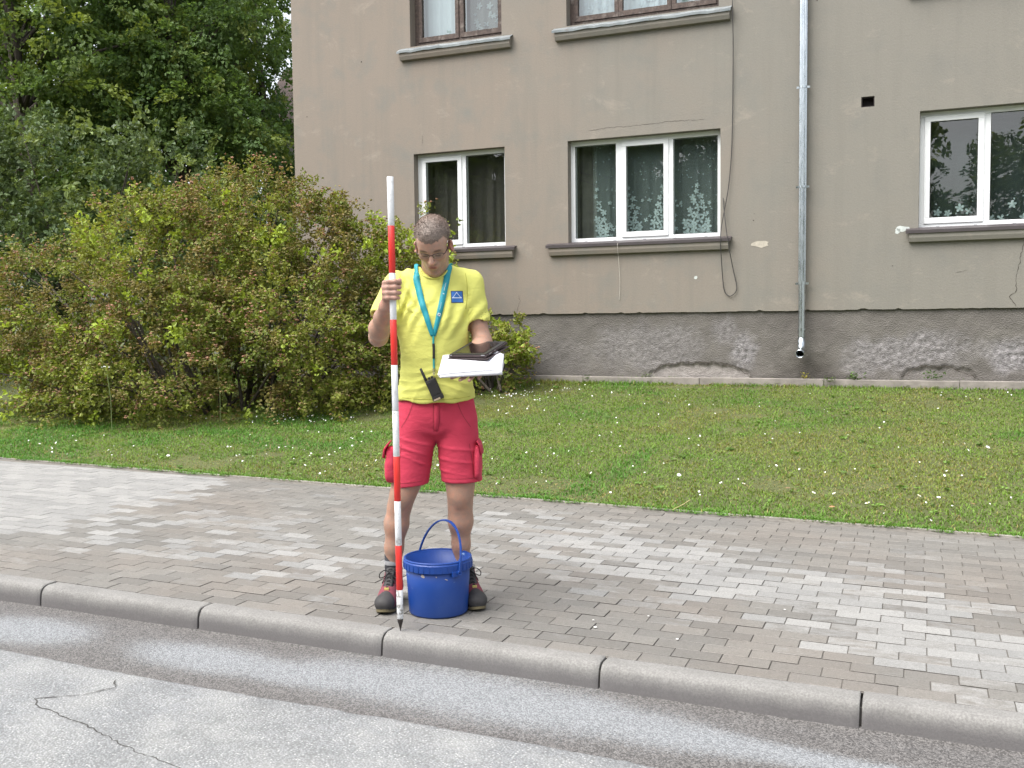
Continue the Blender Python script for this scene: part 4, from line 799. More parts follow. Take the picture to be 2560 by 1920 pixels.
def make_shrub(name, label, base, lobes, nsh, shlen, nleaf, lsize, palette, seed, clusters=0, ccol=None, lime=0.06, stems=24, lo=0.7, mat=None, limecol=(0.33, 0.42, 0.06), upb=0.35):
    r = np.random.default_rng(seed); e = empty(name, base); tag(e, label, 'shrub'); b0 = np.array(base); lob = [tuple(np.array(l[:3]) - b0) + tuple(l[3:]) for l in lobes]
    C, Dn = ell_sample(lob, nsh // 2, r, lo, 0.98, -0.9); sub_ = bumpy(lob, max(6, nsh // 42), r, shlen * 0.85); C2, D2 = ell_sample(sub_, nsh - nsh // 2, r, 0.5, 1.05, -0.5); C = np.concatenate([C, C2]); Dn = np.concatenate([Dn, D2]); pt_ = fbm(C[:, 0] * 1.0 + C[:, 1] * 0.6 + 40, C[:, 2] + C[:, 1] * 0.5 + 40, 1.3, seed)
    ok = C[:, 2] > 0.02; C, Dn = C[ok], Dn[ok]; nsh = len(C)
    ax = unit(Dn * 0.9 + r.normal(0, 0.4, (nsh, 3)) + np.array([0, 0, upb])); ln = r.uniform(0.6, 1.35, nsh) * shlen
    isl = r.random(nsh) < lime; ln[isl] *= 1.15
    nl = nsh * nleaf; ci = np.repeat(np.arange(nsh), nleaf); u = r.random(nl); P = C[ci] + ax[ci] * (u * ln[ci])[:, None]; P[:, 2] -= (u ** 2) * ln[ci] * 0.32; P += r.normal(0, 0.03, (nl, 3))
    D = unit(r.normal(0, 1, (nl, 3))) * 0.8 + ax[ci] * 0.6 + np.array([0, 0, -0.15]); pal = np.array(palette); pt_ = pt_[ok]; tn = np.clip(r.random(nsh) * 0.5 + (pt_ - 0.25), 0, 1); cc = pal[0] * (1 - tn)[:, None] + pal[1] * tn[:, None]; cc[r.random(nsh) < np.clip(0.75 - pt_ * 1.3, 0.05, 0.6)] = pal[2]; isl = isl | (r.random(nsh) < np.clip((pt_ - 0.74) * 1.3, 0, 0.4)); cc[isl] = limecol
    sz = r.uniform(0.6, 1.3, nl) * lsize; sz[isl[ci]] *= 1.35
    V, F, Cc = leaves(P, D, sz, cc[ci] * r.uniform(0.72, 1.3, (nl, 1)), r, 0.36)
    P_low = P[:, 2] > 0.0
    link('foliage', mesh_np('foliage', V, F, Cc, mat or shrub_m), e)
    tb = MB(); 
    for i in range(stems):
        k = r.integers(nsh); p = C[k]; a = np.array([p[0] * 0.35 + r.normal(0, .15), p[1] * 0.35 + r.normal(0, .15), -0.03 if p[2] > 0 else 0]); a[2] = 0.0; m_ = a * 0.4 + p * 0.6; m_[2] = p[2] * 0.7; tb.tube([a, m_, p], [0.022, 0.015, 0.006], 5, cap=False)
    tb.build('stems', bark_m, e, smooth=True)
    if clusters:
        m = nsh * clusters; ci = np.repeat(np.arange(nsh), clusters); keep = ~isl[ci] & (r.random(len(ci)) < np.clip(1.25 - pt_[ci], 0.25, 1)); ci = ci[keep]; m = len(ci); u = r.uniform(0.25, 1.1, m); P = C[ci] + ax[ci] * (u * ln[ci])[:, None] + r.normal(0, 0.035, (m, 3)); P[:, 2] += 0.01 - (u ** 2) * ln[ci] * 0.3
        # each seed head: a bumpy half-dome of small facets
        oct_ = np.array([(1, 0, 0), (-1, 0, 0), (0, 1, 0), (0, -1, 0), (0, 0, 0.8), (0, 0, -0.5), (0.6, 0.6, 0.45), (-0.6, 0.6, 0.45), (-0.6, -0.6, 0.45), (0.6, -0.6, 0.45)])
        tri = np.array([(4, 0, 6), (4, 6, 2), (4, 2, 7), (4, 7, 1), (4, 1, 8), (4, 8, 3), (4, 3, 9), (4, 9, 0), (0, 2, 6), (2, 1, 7), (1, 3, 8), (3, 0, 9), (5, 2, 0), (5, 1, 2), (5, 3, 1), (5, 0, 3)])
        rad = r.uniform(0.010, 0.021, m); Vc = oct_[None] * rad[:, None, None] * r.uniform(0.6, 1.4, (m, 10, 1)) + P[:, None]; Fc = (tri[None] + (np.arange(m) * 10)[:, None, None]).reshape(-1, 3)
        ca = np.array(ccol); k = r.integers(len(ca), size=nsh)[ci]; cl_ = ca[k] * r.uniform(0.7, 1.3, (m, 1)); link('seed_heads', mesh_np('seed_heads', Vc.reshape(-1, 3), Fc, np.repeat(cl_, 10, 0), shrub_m), e)
    return e
Y1 = [(0.155, 0.205, 0.042), (0.26, 0.285, 0.052), (0.215, 0.19, 0.055)]; SEED = [(0.31, 0.22, 0.10), (0.28, 0.235, 0.09), (0.37, 0.21, 0.135), (0.24, 0.215, 0.08)]
make_shrub('flowering_shrub', 'huge rounded yellow-green shrub with brownish seed heads in front of the corner', (-5.9, 6.3, 0.30),
    [(-5.97, 6.85, 2.25, 1.0, 0.9, 1.1), (-6.54, 5.95, 1.85, 1.1, 0.9, 1.1), (-7.9, 5.75, 1.5, 1.05, 0.85, 1.0), (-5.26, 7.0, 1.9, 0.95, 0.8, 1.2), (-4.6, 7.15, 1.6, 0.75, 0.65, 1.1), (-4.85, 6.25, 1.1, 0.95, 0.75, 0.95), (-6.0, 5.35, 0.9, 1.05, 0.75, 0.75), (-5.2, 5.7, 0.8, 0.8, 0.6, 0.65), (-3.85, 7.35, 1.35, 0.6, 0.5, 1.05), (-8.6, 5.8, 1.1, 0.8, 0.8, 0.8), (-4.2, 6.95, 0.95, 0.65, 0.55, 0.6), (-7.2, 5.7, 0.85, 0.9, 0.8, 0.65), (-4.55, 6.15, 0.62, 0.65, 0.45, 0.38), (-5.3, 5.45, 0.58, 0.6, 0.4, 0.36), (-3.95, 6.85, 0.66, 0.5, 0.4, 0.34), (-6.3, 5.0, 0.5, 0.6, 0.4, 0.32), (-7.3, 5.15, 0.55, 0.6, 0.4, 0.34)],
    2900, 0.35, 36, 0.043, Y1, 41, 11, SEED, 0.05, 60)
make_shrub('flowering_shrub', 'small bush with brownish seed heads at the plinth behind the man', (-2.85, 7.8, 0.48), [(-2.9, 7.8, 0.85, 0.42, 0.35, 0.42), (-3.3, 7.75, 0.95, 0.4, 0.4, 0.5), (-2.62, 7.95, 0.95, 0.22, 0.25, 0.40)], 190, 0.24, 26, 0.05, Y1, 42, 9, SEED, 0.12, 12)
GG = [(0.085, 0.135, 0.058), (0.13, 0.18, 0.075), (0.16, 0.21, 0.07)]
make_shrub('leafy_shrub', 'tall grey-green shrub behind the left end of the yellow-green one', (-10.3, 8.6, 0.5), [(-11.3, 8.9, 3.2, 1.8, 1.3, 1.55), (-9.6, 9.5, 3.2, 1.35, 1.2, 1.15), (-11.2, 7.5, 2.2, 1.2, 1.0, 1.5), (-9.6, 8.5, 2.1, 1.5, 1.1, 1.4), (-12.8, 8.2, 2.6, 1.4, 1.2, 1.7), (-8.6, 10, 2.2, 1.2, 1.0, 1.5)], 1500, 0.5, 28, 0.08, GG, 43, 0, None, 0.05, 40, limecol=(0.19, 0.25, 0.08))
# loose upright shoots of the big shrub against the wall: separate young sprouts
def sprout(x, y, z, h, seed, label, n=16):
    r = np.random.default_rng(seed); e = empty('sapling', (x, y, z)); tag(e, label, 'sapling'); bend = r.normal(0, 0.12, 2); pts = [(bend[0] * u * u * h, bend[1] * u * u * h, u * h) for u in np.linspace(0, 1, 8)]
    MB().tube(pts, [0.007 * (1 - 0.7 * u) for u in np.linspace(0, 1, 8)], 5).build('stem', bark_m, e, smooth=True); u = r.uniform(0.25, 1, n * 4); P = np.stack([bend[0] * u * u * h, bend[1] * u * u * h, u * h], -1) + r.normal(0, 0.02, (n * 4, 3)); D = r.normal(0, 1, (n * 4, 3)); D[:, 2] = np.abs(D[:, 2]) * 0.3 - 0.1
    V, F, C_ = leaves(P, D, r.uniform(0.04, 0.075, n * 4), np.array([(0.13, 0.17, 0.045)]) * r.uniform(0.7, 1.4, (n * 4, 1)), r, 0.34); link('leaves', mesh_np('leaves', V, F, C_, shrub_m), e)
for i, (x, y, h, lab) in enumerate([(-4.75, 7.75, 2.55, 'thin leafy shoot left of the pole top against the wall'), (-4.45, 7.8, 2.35, 'thin leafy shoot just behind the pole against the wall'), (-4.15, 7.8, 2.3, 'thin leafy shoot between pole and window edge'), (-3.75, 7.85, 2.4, 'leafy shoot rising behind the top of the man\'s head'), (-3.35, 7.9, 2.15, 'leafy shoot beside the man\'s ear in front of the window'), (-5.5, 7.7, 2.9, 'reddish-tipped shoot rising by the building corner')]): sprout(x, y, 0.5, h - 0.15, 60 + i, lab)
# white umbel weeds at the shrub foot
um = simple('umbel_white', (0.72, 0.74, 0.7), 0.8, 0.05); ust = simple('umbel_stalk', (0.2, 0.25, 0.1), 0.8)
for i, (x, y, h, lab) in enumerate([(-5.15, 5.5, 0.78, 'white umbel flower on a tall stalk before the dark shrub hollow'), (-6.05, 4.78, 0.70, 'white umbel flower at the left of the shrub hollow')]):
    z = float(lawn_z(np.float64(x), np.float64(y))); e = empty('wild_flower', (x, y - 0.15, z)); tag(e, lab, 'flower'); MB().tube([(0, 0, 0), (0.02, -.02, h * 0.5), (0, -.05, h)], 0.005, 5).build('stalk', ust, e); b = MB(); rr = random.Random(i)
    for k in range(22): a = rr.uniform(0, 6.28); q = rr.random() ** 0.5 * 0.05; b.lathe([(0.0005, 0.006), (0.008, 0.004), (0.009, 0), (0.0005, -0.004)], 6, (q * math.cos(a), -0.05 + q * math.sin(a), h + 0.012 - q * q * 6))
    b.build('flower_head', um, e)
# broad-leaved lawn weeds: flat rosettes
r = np.random.default_rng(77); n = 260; rx_ = r.uniform(-7.5, 4, n); ry_ = r.uniform(EDGE_Y + 0.1, 8.2, n); k = 7; ci = np.repeat(np.arange(n), k); a = r.uniform(0, 2 * np.pi, n * k)
P = np.stack([rx_[ci], ry_[ci], lawn_z(rx_[ci], ry_[ci]) + 0.012], -1) + r.normal(0, 0.012, (n * k, 3)) * np.array([1, 1, 0.2]); D = np.stack([np.cos(a), np.sin(a), r.uniform(0.15, 0.6, n * k)], -1)
V, F, C_ = leaves(P, D, r.uniform(0.018, 0.04, n)[ci] * r.uniform(0.7, 1.2, n * k), np.array([(0.15, 0.25, 0.055)]) * r.uniform(0.7, 1.5, (n, 1))[ci], r, 0.38)
tag(link('lawn_weeds', mesh_np('lawn_weeds', V, F, C_, grass_m)), 'small broad-leaved weeds scattered flat in the lawn', 'weeds', kind='stuff')
# ------------------------------------------------------------------ the surveyor and his things
PO = CAM + np.array([math.cos(YAW), math.sin(YAW), 0]) * (-0.365) + np.array([-math.sin(YAW), math.cos(YAW), 0]) * 4.83
PO[2] = GR * PO[0] - 0.003
ROTP = YAW
def P2W(x, y, z): return (PO[0] + x * math.cos(YAW) - y * math.sin(YAW), PO[1] + x * math.sin(YAW) + y * math.cos(YAW), z)
ZO = PO[2]                                    # figure z is measured from world z = 0
person = empty('person', (PO[0], PO[1], 0.0), ROTP); tag(person, 'man in yellow t-shirt and red cargo shorts looking down at a tablet', 'person')

class Field:
    def __init__(s, xs, ys, zs): s.a = [np.asarray(q, np.float32) for q in (xs, ys, zs)]; s.F = np.full([len(q) for q in s.a], 1.0, np.float32)
    def sl(s, lo, hi, m):
        out = []
        for q, l, h in zip(s.a, lo, hi): out.append(slice(max(0, int(np.searchsorted(q, l - m))), int(np.searchsorted(q, h + m))))
        return tuple(out)
    def co(s, sl): return s.a[0][sl[0]][:, None, None], s.a[1][sl[1]][None, :, None], s.a[2][sl[2]][None, None, :]
    def op(s, fn, lo, hi, k=0.01, mode='add', m=0.035):
        sl = s.sl(lo, hi, m + k)
        if any(q.stop <= q.start for q in sl): return
        d = fn(*s.co(sl)).astype(np.float32); A = s.F[sl]; 
        if mode == 'sub': A, d = -A, d
        h = np.maximum(k - np.abs(A - d), 0) / max(k, 1e-6); R_ = np.minimum(A, d) - h * h * k * 0.25
        s.F[sl] = -R_ if mode == 'sub' else R_
    def cone(s, a, b, ra, rb, k=0.012, mode='add'):
        a = np.array(a, float); b = np.array(b, float); ab = b - a; L2 = (ab @ ab) or 1e-9
        def fn(x, y, z):
            t_ = np.clip(((x - a[0]) * ab[0] + (y - a[1]) * ab[1] + (z - a[2]) * ab[2]) / L2, 0, 1)
            return np.sqrt((x - a[0] - ab[0] * t_) ** 2 + (y - a[1] - ab[1] * t_) ** 2 + (z - a[2] - ab[2] * t_) ** 2) - (ra + (rb - ra) * t_)
        r_ = max(ra, rb); s.op(fn, np.minimum(a, b) - r_, np.maximum(a, b) + r_, k, mode)
    def chain(s, pts, k=0.012):
        for (a, ra), (b, rb) in zip(pts[:-1], pts[1:]): s.cone(a, b, ra, rb, k)
    def ell(s, c, r, k=0.02, mode='add', R=None, p=None):
        c = np.array(c, float); r = np.array(r, float); Rm = np.eye(3) if R is None else R
        def fn(x, y, z):
            X, Y, Z = x - c[0], y - c[1], z - c[2]; u = [(Rm[0, i] * X + Rm[1, i] * Y + Rm[2, i] * Z) / r[i] for i in range(3)]
            if p: k0 = (np.abs(u[0]) ** p + np.abs(u[1]) ** p + np.abs(u[2]) ** p) ** (1 / p); return (k0 - 1) * min(r)
            k0 = np.sqrt(u[0] ** 2 + u[1] ** 2 + u[2] ** 2) + 1e-6; k1 = np.sqrt((u[0] / r[0]) ** 2 + (u[1] / r[1]) ** 2 + (u[2] / r[2]) ** 2) + 1e-6; return k0 * (k0 - 1) / k1
        e = max(r); s.op(fn, c - e, c + e, k, mode)
    def cut(s, pt, nrm, k=0.0):           # keep the side opposite to the normal
        x, y, z = s.co((slice(None),) * 3); d = (x - pt[0]) * nrm[0] + (y - pt[1]) * nrm[1] + (z - pt[2]) * nrm[2]; s.F = np.maximum(s.F, d.astype(np.float32))
    def mesh(s):
        F = s.F; S = F < 0; c = S[:-1, :-1, :-1].astype(np.int8)
        cnt = np.zeros(c.shape, np.int8)
        for i in (0, 1):
            for j in (0, 1):
                for k in (0, 1): cnt += S[i:S.shape[0] - 1 + i, j:S.shape[1] - 1 + j, k:S.shape[2] - 1 + k]
        act = (cnt > 0) & (cnt < 8); I = np.argwhere(act); idx = np.full(c.shape, -1, np.int32); idx[act] = np.arange(len(I))
        i, j, k = I.T; acc = np.zeros((len(I), 3)); n = np.zeros(len(I)); A = s.a
        corners = {(a, b, d): F[i + a, j + b, k + d] for a in (0, 1) for b in (0, 1) for d in (0, 1)}
        pos = lambda a, b, d: np.stack([A[0][i + a], A[1][j + b], A[2][k + d]], -1)
        for ax in range(3):
            for u in (0, 1):
                for v_ in (0, 1):
                    q = [0, 0, 0]; q[(ax + 1) % 3] = u; q[(ax + 2) % 3] = v_; e0 = tuple(q); q[ax] = 1; e1 = tuple(q); f0, f1 = corners[e0], corners[e1]; m = (f0 < 0) != (f1 < 0); t_ = np.where(m, f0 / np.where(m, f0 - f1, 1), 0)[:, None]
                    acc += np.where(m[:, None], pos(*e0) * (1 - t_) + pos(*e1) * t_, 0); n += m
        V = acc / n[:, None]; Q = []
        for ax in range(3):
            b1, b2 = (ax + 1) % 3, (ax + 2) % 3; s0 = [slice(None)] * 3; s1 = [slice(None)] * 3; s0[ax] = slice(0, -1); s1[ax] = slice(1, None); d = S[tuple(s0)] != S[tuple(s1)]; E_ = np.argwhere(d)
            ok = (E_[:, b1] > 0) & (E_[:, b2] > 0) & (E_[:, b1] < c.shape[b1]) & (E_[:, b2] < c.shape[b2]); E_ = E_[ok]; neg = S[tuple(E_.T)]
            def at(o1, o2): q = E_.copy(); q[:, b1] += o1; q[:, b2] += o2; return idx[tuple(q.T)]
            q = np.stack([at(-1, -1), at(0, -1), at(0, 0), at(-1, 0)], -1); q[~neg] = q[~neg][:, ::-1]; Q.append(q)
        return V, np.concatenate(Q)
def relax(V, Q, it=2, lam=0.5):
    for _ in range(it):
        A = np.zeros_like(V); n = np.zeros(len(V))
        for a, b_ in ((0, 1), (1, 2), (2, 3), (3, 0)):
            for p, q in ((Q[:, a], Q[:, b_]), (Q[:, b_], Q[:, a])): np.add.at(A, p, V[q]); np.add.at(n, p, 1)
        V = V + lam * (A / n[:, None] - V)
    return V
def vnormals(V, Q):
    fn_ = np.cross(V[Q[:, 2]] - V[Q[:, 0]], V[Q[:, 3]] - V[Q[:, 1]]); N_ = np.zeros_like(V)
    for a in range(4): np.add.at(N_, Q[:, a], fn_)
    return unit(N_)
def ax_(a, b_, s_): return np.arange(a, b_, s_)
# --- skin tones
skin_m = NT('skin'); t = skin_m; a = t.attr('Col'); v = t.pos('obj'); n = t.noise(v, 35, 6, 0.7); c = t.mix(t.ramp(n, 0.4, 0.65), t.mix(1.0, a, (0.9, 0.9, 0.92), 'MULTIPLY'), t.mix(1.0, a, (1.14, 0.98, 0.92), 'MULTIPLY')); c = t.mix(t.math('MULTIPLY', t.ramp(t.noise(v, 260, 2), 0.55, 0.7), 0.3), c, t.mix(1.0, c, (0.6, 0.52, 0.48), 'MULTIPLY')); skin_m = t.fin(c, 0.5, t.bump(t.noise(v, 400, 2), 0.12, 0.002), Subsurface_Weight=0.12, Subsurface_Scale=0.01); skin_m.node_tree.nodes['Principled BSDF'].inputs['Subsurface Radius'].default_value = (1.0, 0.35, 0.2)
# head frame
HA, HY, HR = math.radians(40), math.radians(-5), math.radians(-1.5); HS = 0.975; HC = np.array([0.003, -0.100, 1.737])
def rot(ax, a):
    c_, s_ = math.cos(a), math.sin(a); return np.array({'x': [[1, 0, 0], [0, c_, -s_], [0, s_, c_]], 'y': [[c_, 0, s_], [0, 1, 0], [-s_, 0, c_]], 'z': [[c_, -s_, 0], [s_, c_, 0], [0, 0, 1]]}[ax])
HM = rot('z', HY) @ rot('y', HR) @ rot('x', HA)
def h2p(p): return HC + HM @ (np.array(p, float) * HS)
S1p, E1p, W1p = np.array([-0.178, 0.012, 1.545]), np.array([-0.258, -0.125, 1.305]), np.array([-0.190, -0.385, 1.442])
S2p, E2p, W2p = np.array([0.163, 0.012, 1.55]), np.array([0.226, -0.015, 1.270]), np.array([0.203, -0.265, 1.185])
PX, PY = -0.1449, -0.4396                       # pole axis in the figure's frame
def body_field():
    zs = np.concatenate([ax_(-0.02, 1.0, 0.0065), ax_(1.0, 1.90, 0.004)]); Fd = Field(ax_(-0.36, 0.36, 0.004), ax_(-0.52, 0.16, 0.004), zs)
    # trunk
    Fd.ell((0, 0.005, 0.93), (0.155, 0.10, 0.13), 0.05); Fd.ell((0, 0.0, 1.12), (0.14, 0.095, 0.2), 0.05); Fd.ell((0, 0.01, 1.38), (0.16, 0.105, 0.2), 0.05); Fd.cone((-0.15, 0.012, 1.54), (0.14, 0.012, 1.545), 0.05, 0.05, 0.05); Fd.cone((0, 0.03, 1.54), (0.0, -0.01, 1.66), 0.062, 0.058, 0.04)
    # legs
    Fd.chain([((-0.085, 0.0, 0.88), 0.088), ((-0.150, -0.005, 0.60), 0.066), ((-0.172, -0.008, 0.535), 0.057), ((-0.190, 0.004, 0.475), 0.053), ((-0.207, 0.015, 0.39), 0.056), ((-0.222, 0.022, 0.27), 0.042), ((-0.229, 0.03, 0.13), 0.034)], 0.03)
    Fd.chain([((0.085, 0.0, 0.88), 0.088), ((0.108, -0.005, 0.60), 0.067), ((0.108, -0.010, 0.535), 0.058), ((0.106, 0.004, 0.475), 0.054), ((0.106, 0.015, 0.40), 0.057), ((0.106, 0.022, 0.28), 0.041), ((0.112, 0.035, 0.13), 0.035)], 0.03)
    for x, q in ((-0.168, -0.05), (0.108, -0.054)): Fd.ell((x, q + 0.006, 0.535), (0.026, 0.014, 0.036), 0.04)     # kneecaps
    for x in (-0.225, 0.115): Fd.cone((x, 0.05, 0.09), (x, -0.12, 0.05), 0.033, 0.03, 0.03)                  # feet inside the shoes
    # right arm (left in the picture)
    Fd.chain([(S1p, 0.058), (S1p * 0.5 + E1p * 0.5, 0.047), (E1p, 0.041)], 0.03); d = W1p - E1p
    Fd.chain([(E1p, 0.040), (E1p + d * 0.28 + [-.004, 0, 0], 0.045), (E1p + d * 0.65, 0.036), (W1p, 0.027)], 0.03)
    # right hand round the pole
    hz = 1.510; K = [(-0.040, 0.006, 0.034, 0.0112), (-0.043, 0.004, 0.0125, 0.0116), (-0.0425, 0.004, -0.0090, 0.0112), (-0.039, 0.008, -0.0295, 0.0103)]
    Fd.cone(W1p, (PX - 0.036, PY + 0.030, hz - 0.035), 0.026, 0.021, 0.02); 
    for x, y, z, r_ in K: Fd.cone((PX - 0.034, PY + 0.038, hz - 0.035 + (z + .03) * 0.35), (PX + x, PY + y, hz + z), 0.014, 0.0115, 0.012)
    Fd.cone((PX - 0.03, PY + 0.032, hz - 0.02), (PX - 0.032, PY + 0.025, hz + 0.022), 0.017, 0.014, 0.012)
    for i, (x, y, z, r_) in enumerate(K):
        dz = (0.003, 0.001, -0.001, -0.002)[i]
        Fd.chain([((PX + x, PY + y, hz + z), r_ * 1.06), ((PX - 0.023, PY - 0.026, hz + z + dz), r_ * 1.0), ((PX + 0.008, PY - 0.027, hz + z + dz * 1.5), r_ * 0.93), ((PX + 0.0255 - (0.005 if i == 3 else 0), PY - 0.009, hz + z + dz * 1.6), r_ * 0.84)], 0.006)
    Fd.chain([((PX - 0.024, PY + 0.036, hz - 0.02), 0.0155), ((PX + 0.002, PY + 0.033, hz + 0.014), 0.0125), ((PX + 0.022, PY + 0.017, hz + 0.033), 0.0105), ((PX + 0.0265, PY - 0.002, hz + 0.046), 0.0088)], 0.006)
    # left arm and the hand carrying the papers, palm up
    Fd.chain([(S2p, 0.058), (S2p * 0.5 + E2p * 0.5, 0.047), (E2p, 0.042)], 0.03); d = W2p - E2p
    Fd.chain([(E2p, 0.041), (E2p + d * 0.3, 0.045), (E2p + d * 0.65, 0.036), (W2p, 0.027)], 0.03)
    pl = lambda x, y: (x, y, 1.134 + (y + 0.46) * 0.37 - 0.022)                  # just under the paper stack
    Fd.cone(W2p, pl(0.19, -0.315), 0.025, 0.02, 0.02)
    for i, (xa, ya, xb, yb, xc, yc) in enumerate([(0.165, -0.345, 0.125, -0.395, 0.10, -0.425), (0.185, -0.355, 0.155, -0.415, 0.137, -0.448), (0.205, -0.36, 0.188, -0.42, 0.178, -0.452), (0.224, -0.352, 0.222, -0.402, 0.22, -0.432)]):
        Fd.cone(pl(0.195, -0.31), pl(xa, ya), 0.015, 0.0125, 0.012); A_, B_, C_ = pl(xa, ya), pl(xb, yb), pl(xc, yc); Fd.chain([(A_, 0.0105), ((B_[0], B_[1], B_[2] - 0.002), 0.0095), (C_, 0.008)], 0.004)
    A_ = pl(0.165, -0.315); Fd.chain([(A_, 0.014), (pl(0.125, -0.335), 0.0115), (pl(0.095, -0.355), 0.009)], 0.008)
    # head
    def hc(a, b_, ra, rb, k=0.01, mode='add'): Fd.cone(h2p(a), h2p(b_), ra * HS, rb * HS, k, mode)
    def he(c_, r_, k=0.012, mode='add', R=None): Fd.ell(h2p(c_), np.array(r_) * HS, k, mode, HM if R is None else HM @ R)
    he((0, 0.016, 0.040), (0.0755, 0.094, 0.083), 0.02); he((0, -0.034, -0.022), (0.060, 0.056, 0.088), 0.035); he((0, -0.050, 0.045), (0.062, 0.045, 0.055), 0.03)
    for s_ in (-1, 1):
        hc((s_ * 0.051, 0.0, -0.062), (s_ * 0.016, -0.068, -0.114), 0.019, 0.016, 0.03); he((s_ * 0.043, -0.062, -0.022), (0.021, 0.022, 0.018), 0.03)
        hc((s_ * 0.012, -0.0865, 0.022), (s_ * 0.048, -0.074, 0.021), 0.009, 0.008, 0.018)
        he((s_ * 0.031, -0.100, 0.000), (0.017, 0.015, 0.0115), 0.016, 'sub'); he((s_ * 0.031, -0.0755, -0.001), (0.0145, 0.0135, 0.0125), 0.006)
        he((s_ * 0.0125, -0.0965, -0.040), (0.0085, 0.010, 0.0075), 0.006)
        R = rot('z', s_ * 0.7); he((s_ * 0.084, 0.012, -0.024), (0.010, 0.024, 0.036), 0.006, 'add', R); he((s_ * 0.092, 0.003, -0.022), (0.007, 0.012, 0.020), 0.005, 'sub', R)
    hc((0, -0.028, -0.080), (0, -0.072, -0.117), 0.03, 0.0185, 0.025); hc((0, -0.086, 0.008), (0, -0.1135, -0.034), 0.0085, 0.0125, 0.012); he((0, -0.100, -0.041), (0.010, 0.012, 0.007), 0.006)
    he((0, -0.083, -0.070), (0.03, 0.0125, 0.022), 0.02); hc((-0.017, -0.0915, -0.067), (0.017, -0.0915, -0.067), 0.0052, 0.0052, 0.006); hc((-0.014, -0.0915, -0.0775), (0.014, -0.0915, -0.0775), 0.0058, 0.0058, 0.006)
    hc((0, 0.03, -0.06), (0, 0.0, -0.13), 0.055, 0.056, 0.03)
    return Fd
Fd = body_field(); V, Q = Fd.mesh(); V = relax(V, Q, 1, 0.35)
# skin colours by region of the face
HL = (V - HC) @ HM / HS; near = (np.linalg.norm(HL, axis=1) < 0.2) & (V[:, 2] > 1.54)
col = np.tile(np.array([0.41, 0.268, 0.205]), (len(V), 1)); legs = V[:, 2] < 0.7; col[legs] = (0.36, 0.225, 0.165)
col[(V[:, 2] < 1.48) & (V[:, 2] > 1.0)] = (0.40, 0.255, 0.19)
hand = (V[:, 1] < -0.36); col[hand] = (0.41, 0.25, 0.195)
def paint(mask, c_, f): col[mask] = col[mask] * (1 - f[mask][:, None]) + np.array(c_) * f[mask][:, None]
x, y, z = HL.T
g = lambda cx, cy, cz, rx, ry, rz: np.clip(1.5 * (1 - np.sqrt(((x - cx) / rx) ** 2 + ((y - cy) / ry) ** 2 + ((z - cz) / rz) ** 2)), 0, 1)
paint(near, (0.48, 0.20, 0.15), 0.55 * np.maximum(g(0, -0.11, -0.037, 0.02, 0.03, 0.018), np.maximum(g(-0.04, -0.075, -0.03, 0.03, 0.04, 0.025), g(0.04, -0.075, -0.03, 0.03, 0.04, 0.025)) * 0.6))
paint(near, (0.23, 0.15, 0.105), 0.5 * np.clip(np.maximum(g(0, -0.07, -0.10, 0.075, 0.08, 0.05), g(0, -0.1, -0.056, 0.034, 0.03, 0.012)), 0, 1) * (0.6 + 0.8 * rng.random(len(V))))
paint(near, (0.40, 0.165, 0.13), np.clip(1.3 * g(0, -0.096, -0.072, 0.025, 0.02, 0.013), 0, 1)); paint(near, (0.16, 0.06, 0.05), np.clip(1.6 * g(0, -0.097, -0.0725, 0.022, 0.02, 0.0035), 0, 1))
for s_ in (-1, 1): paint(near, (0.13, 0.085, 0.06), 0.85 * np.clip(2.2 * g(s_ * 0.031, -0.085, 0.0235, 0.024, 0.03, 0.0085), 0, 1)); paint(near, (0.13, 0.07, 0.055), 0.8 * np.clip(2.0 * g(s_ * 0.031, -0.088, -0.0085, 0.018, 0.03, 0.006), 0, 1)); paint(near, (0.55, 0.24, 0.19), 0.6 * g(s_ * 0.088, 0.012, -0.024, 0.03, 0.05, 0.05))
body = link('body', mesh_np('body', V, Q, col, skin_m, True), person)
# --- hair: a cropped cap that follows the skull
def hairline(x, y, z):
    """positive inside the haired region, head frame"""
    front = 0.064 - 0.018 * np.cos(np.clip(x / 0.06, -1, 1) * 3.0) * 0.4          # height of the fringe line on the forehead
    fz = z - (0.062 + 0.010 * np.abs(x) / 0.05); side = np.where(y > -0.045, 0.055 * np.clip((y + 0.045) / 0.06, 0, 1), 0); return fz + side * 1.35
xs_, ys_, zs_ = ax_(-0.15, 0.15, 0.003), ax_(-0.27, 0.06, 0.003), ax_(1.6, 1.90, 0.003); Hf = Field(xs_, ys_, zs_); X_, Y_, Z_ = np.meshgrid(xs_, ys_, zs_, indexing='ij')
Hl = (np.stack([X_, Y_, Z_], -1) - HC) @ HM / HS
def ell_d(p, c_, r_): u = (p - np.array(c_)) / np.array(r_); k0 = np.linalg.norm(u, axis=-1) + 1e-6; k1 = np.linalg.norm(u / np.array(r_), axis=-1) + 1e-6; return k0 * (k0 - 1) / k1
d1 = ell_d(Hl, (0, 0.016, 0.040), (0.0755, 0.094, 0.083)); d2 = ell_d(Hl, (0, -0.050, 0.045), (0.062, 0.045, 0.055)); hh = np.maximum(0.03 - np.abs(d1 - d2), 0) / 0.03; dd = (np.minimum(d1, d2) - hh * hh * 0.0075)
reg = hairline(Hl[..., 0], Hl[..., 1], Hl[..., 2]) + 0.004 * np.sin(Hl[..., 0] * 310 + 2 * np.sin(Hl[..., 1] * 90)) * np.sin(Hl[..., 0] * 97 + 1); thick = np.clip(reg / 0.045, -1, 1); thick = np.where(thick > 0, 0.0005 + 0.0095 * thick ** 0.7, -0.02 * -thick); Hf.F = ((dd - thick) * HS).astype(np.float32)
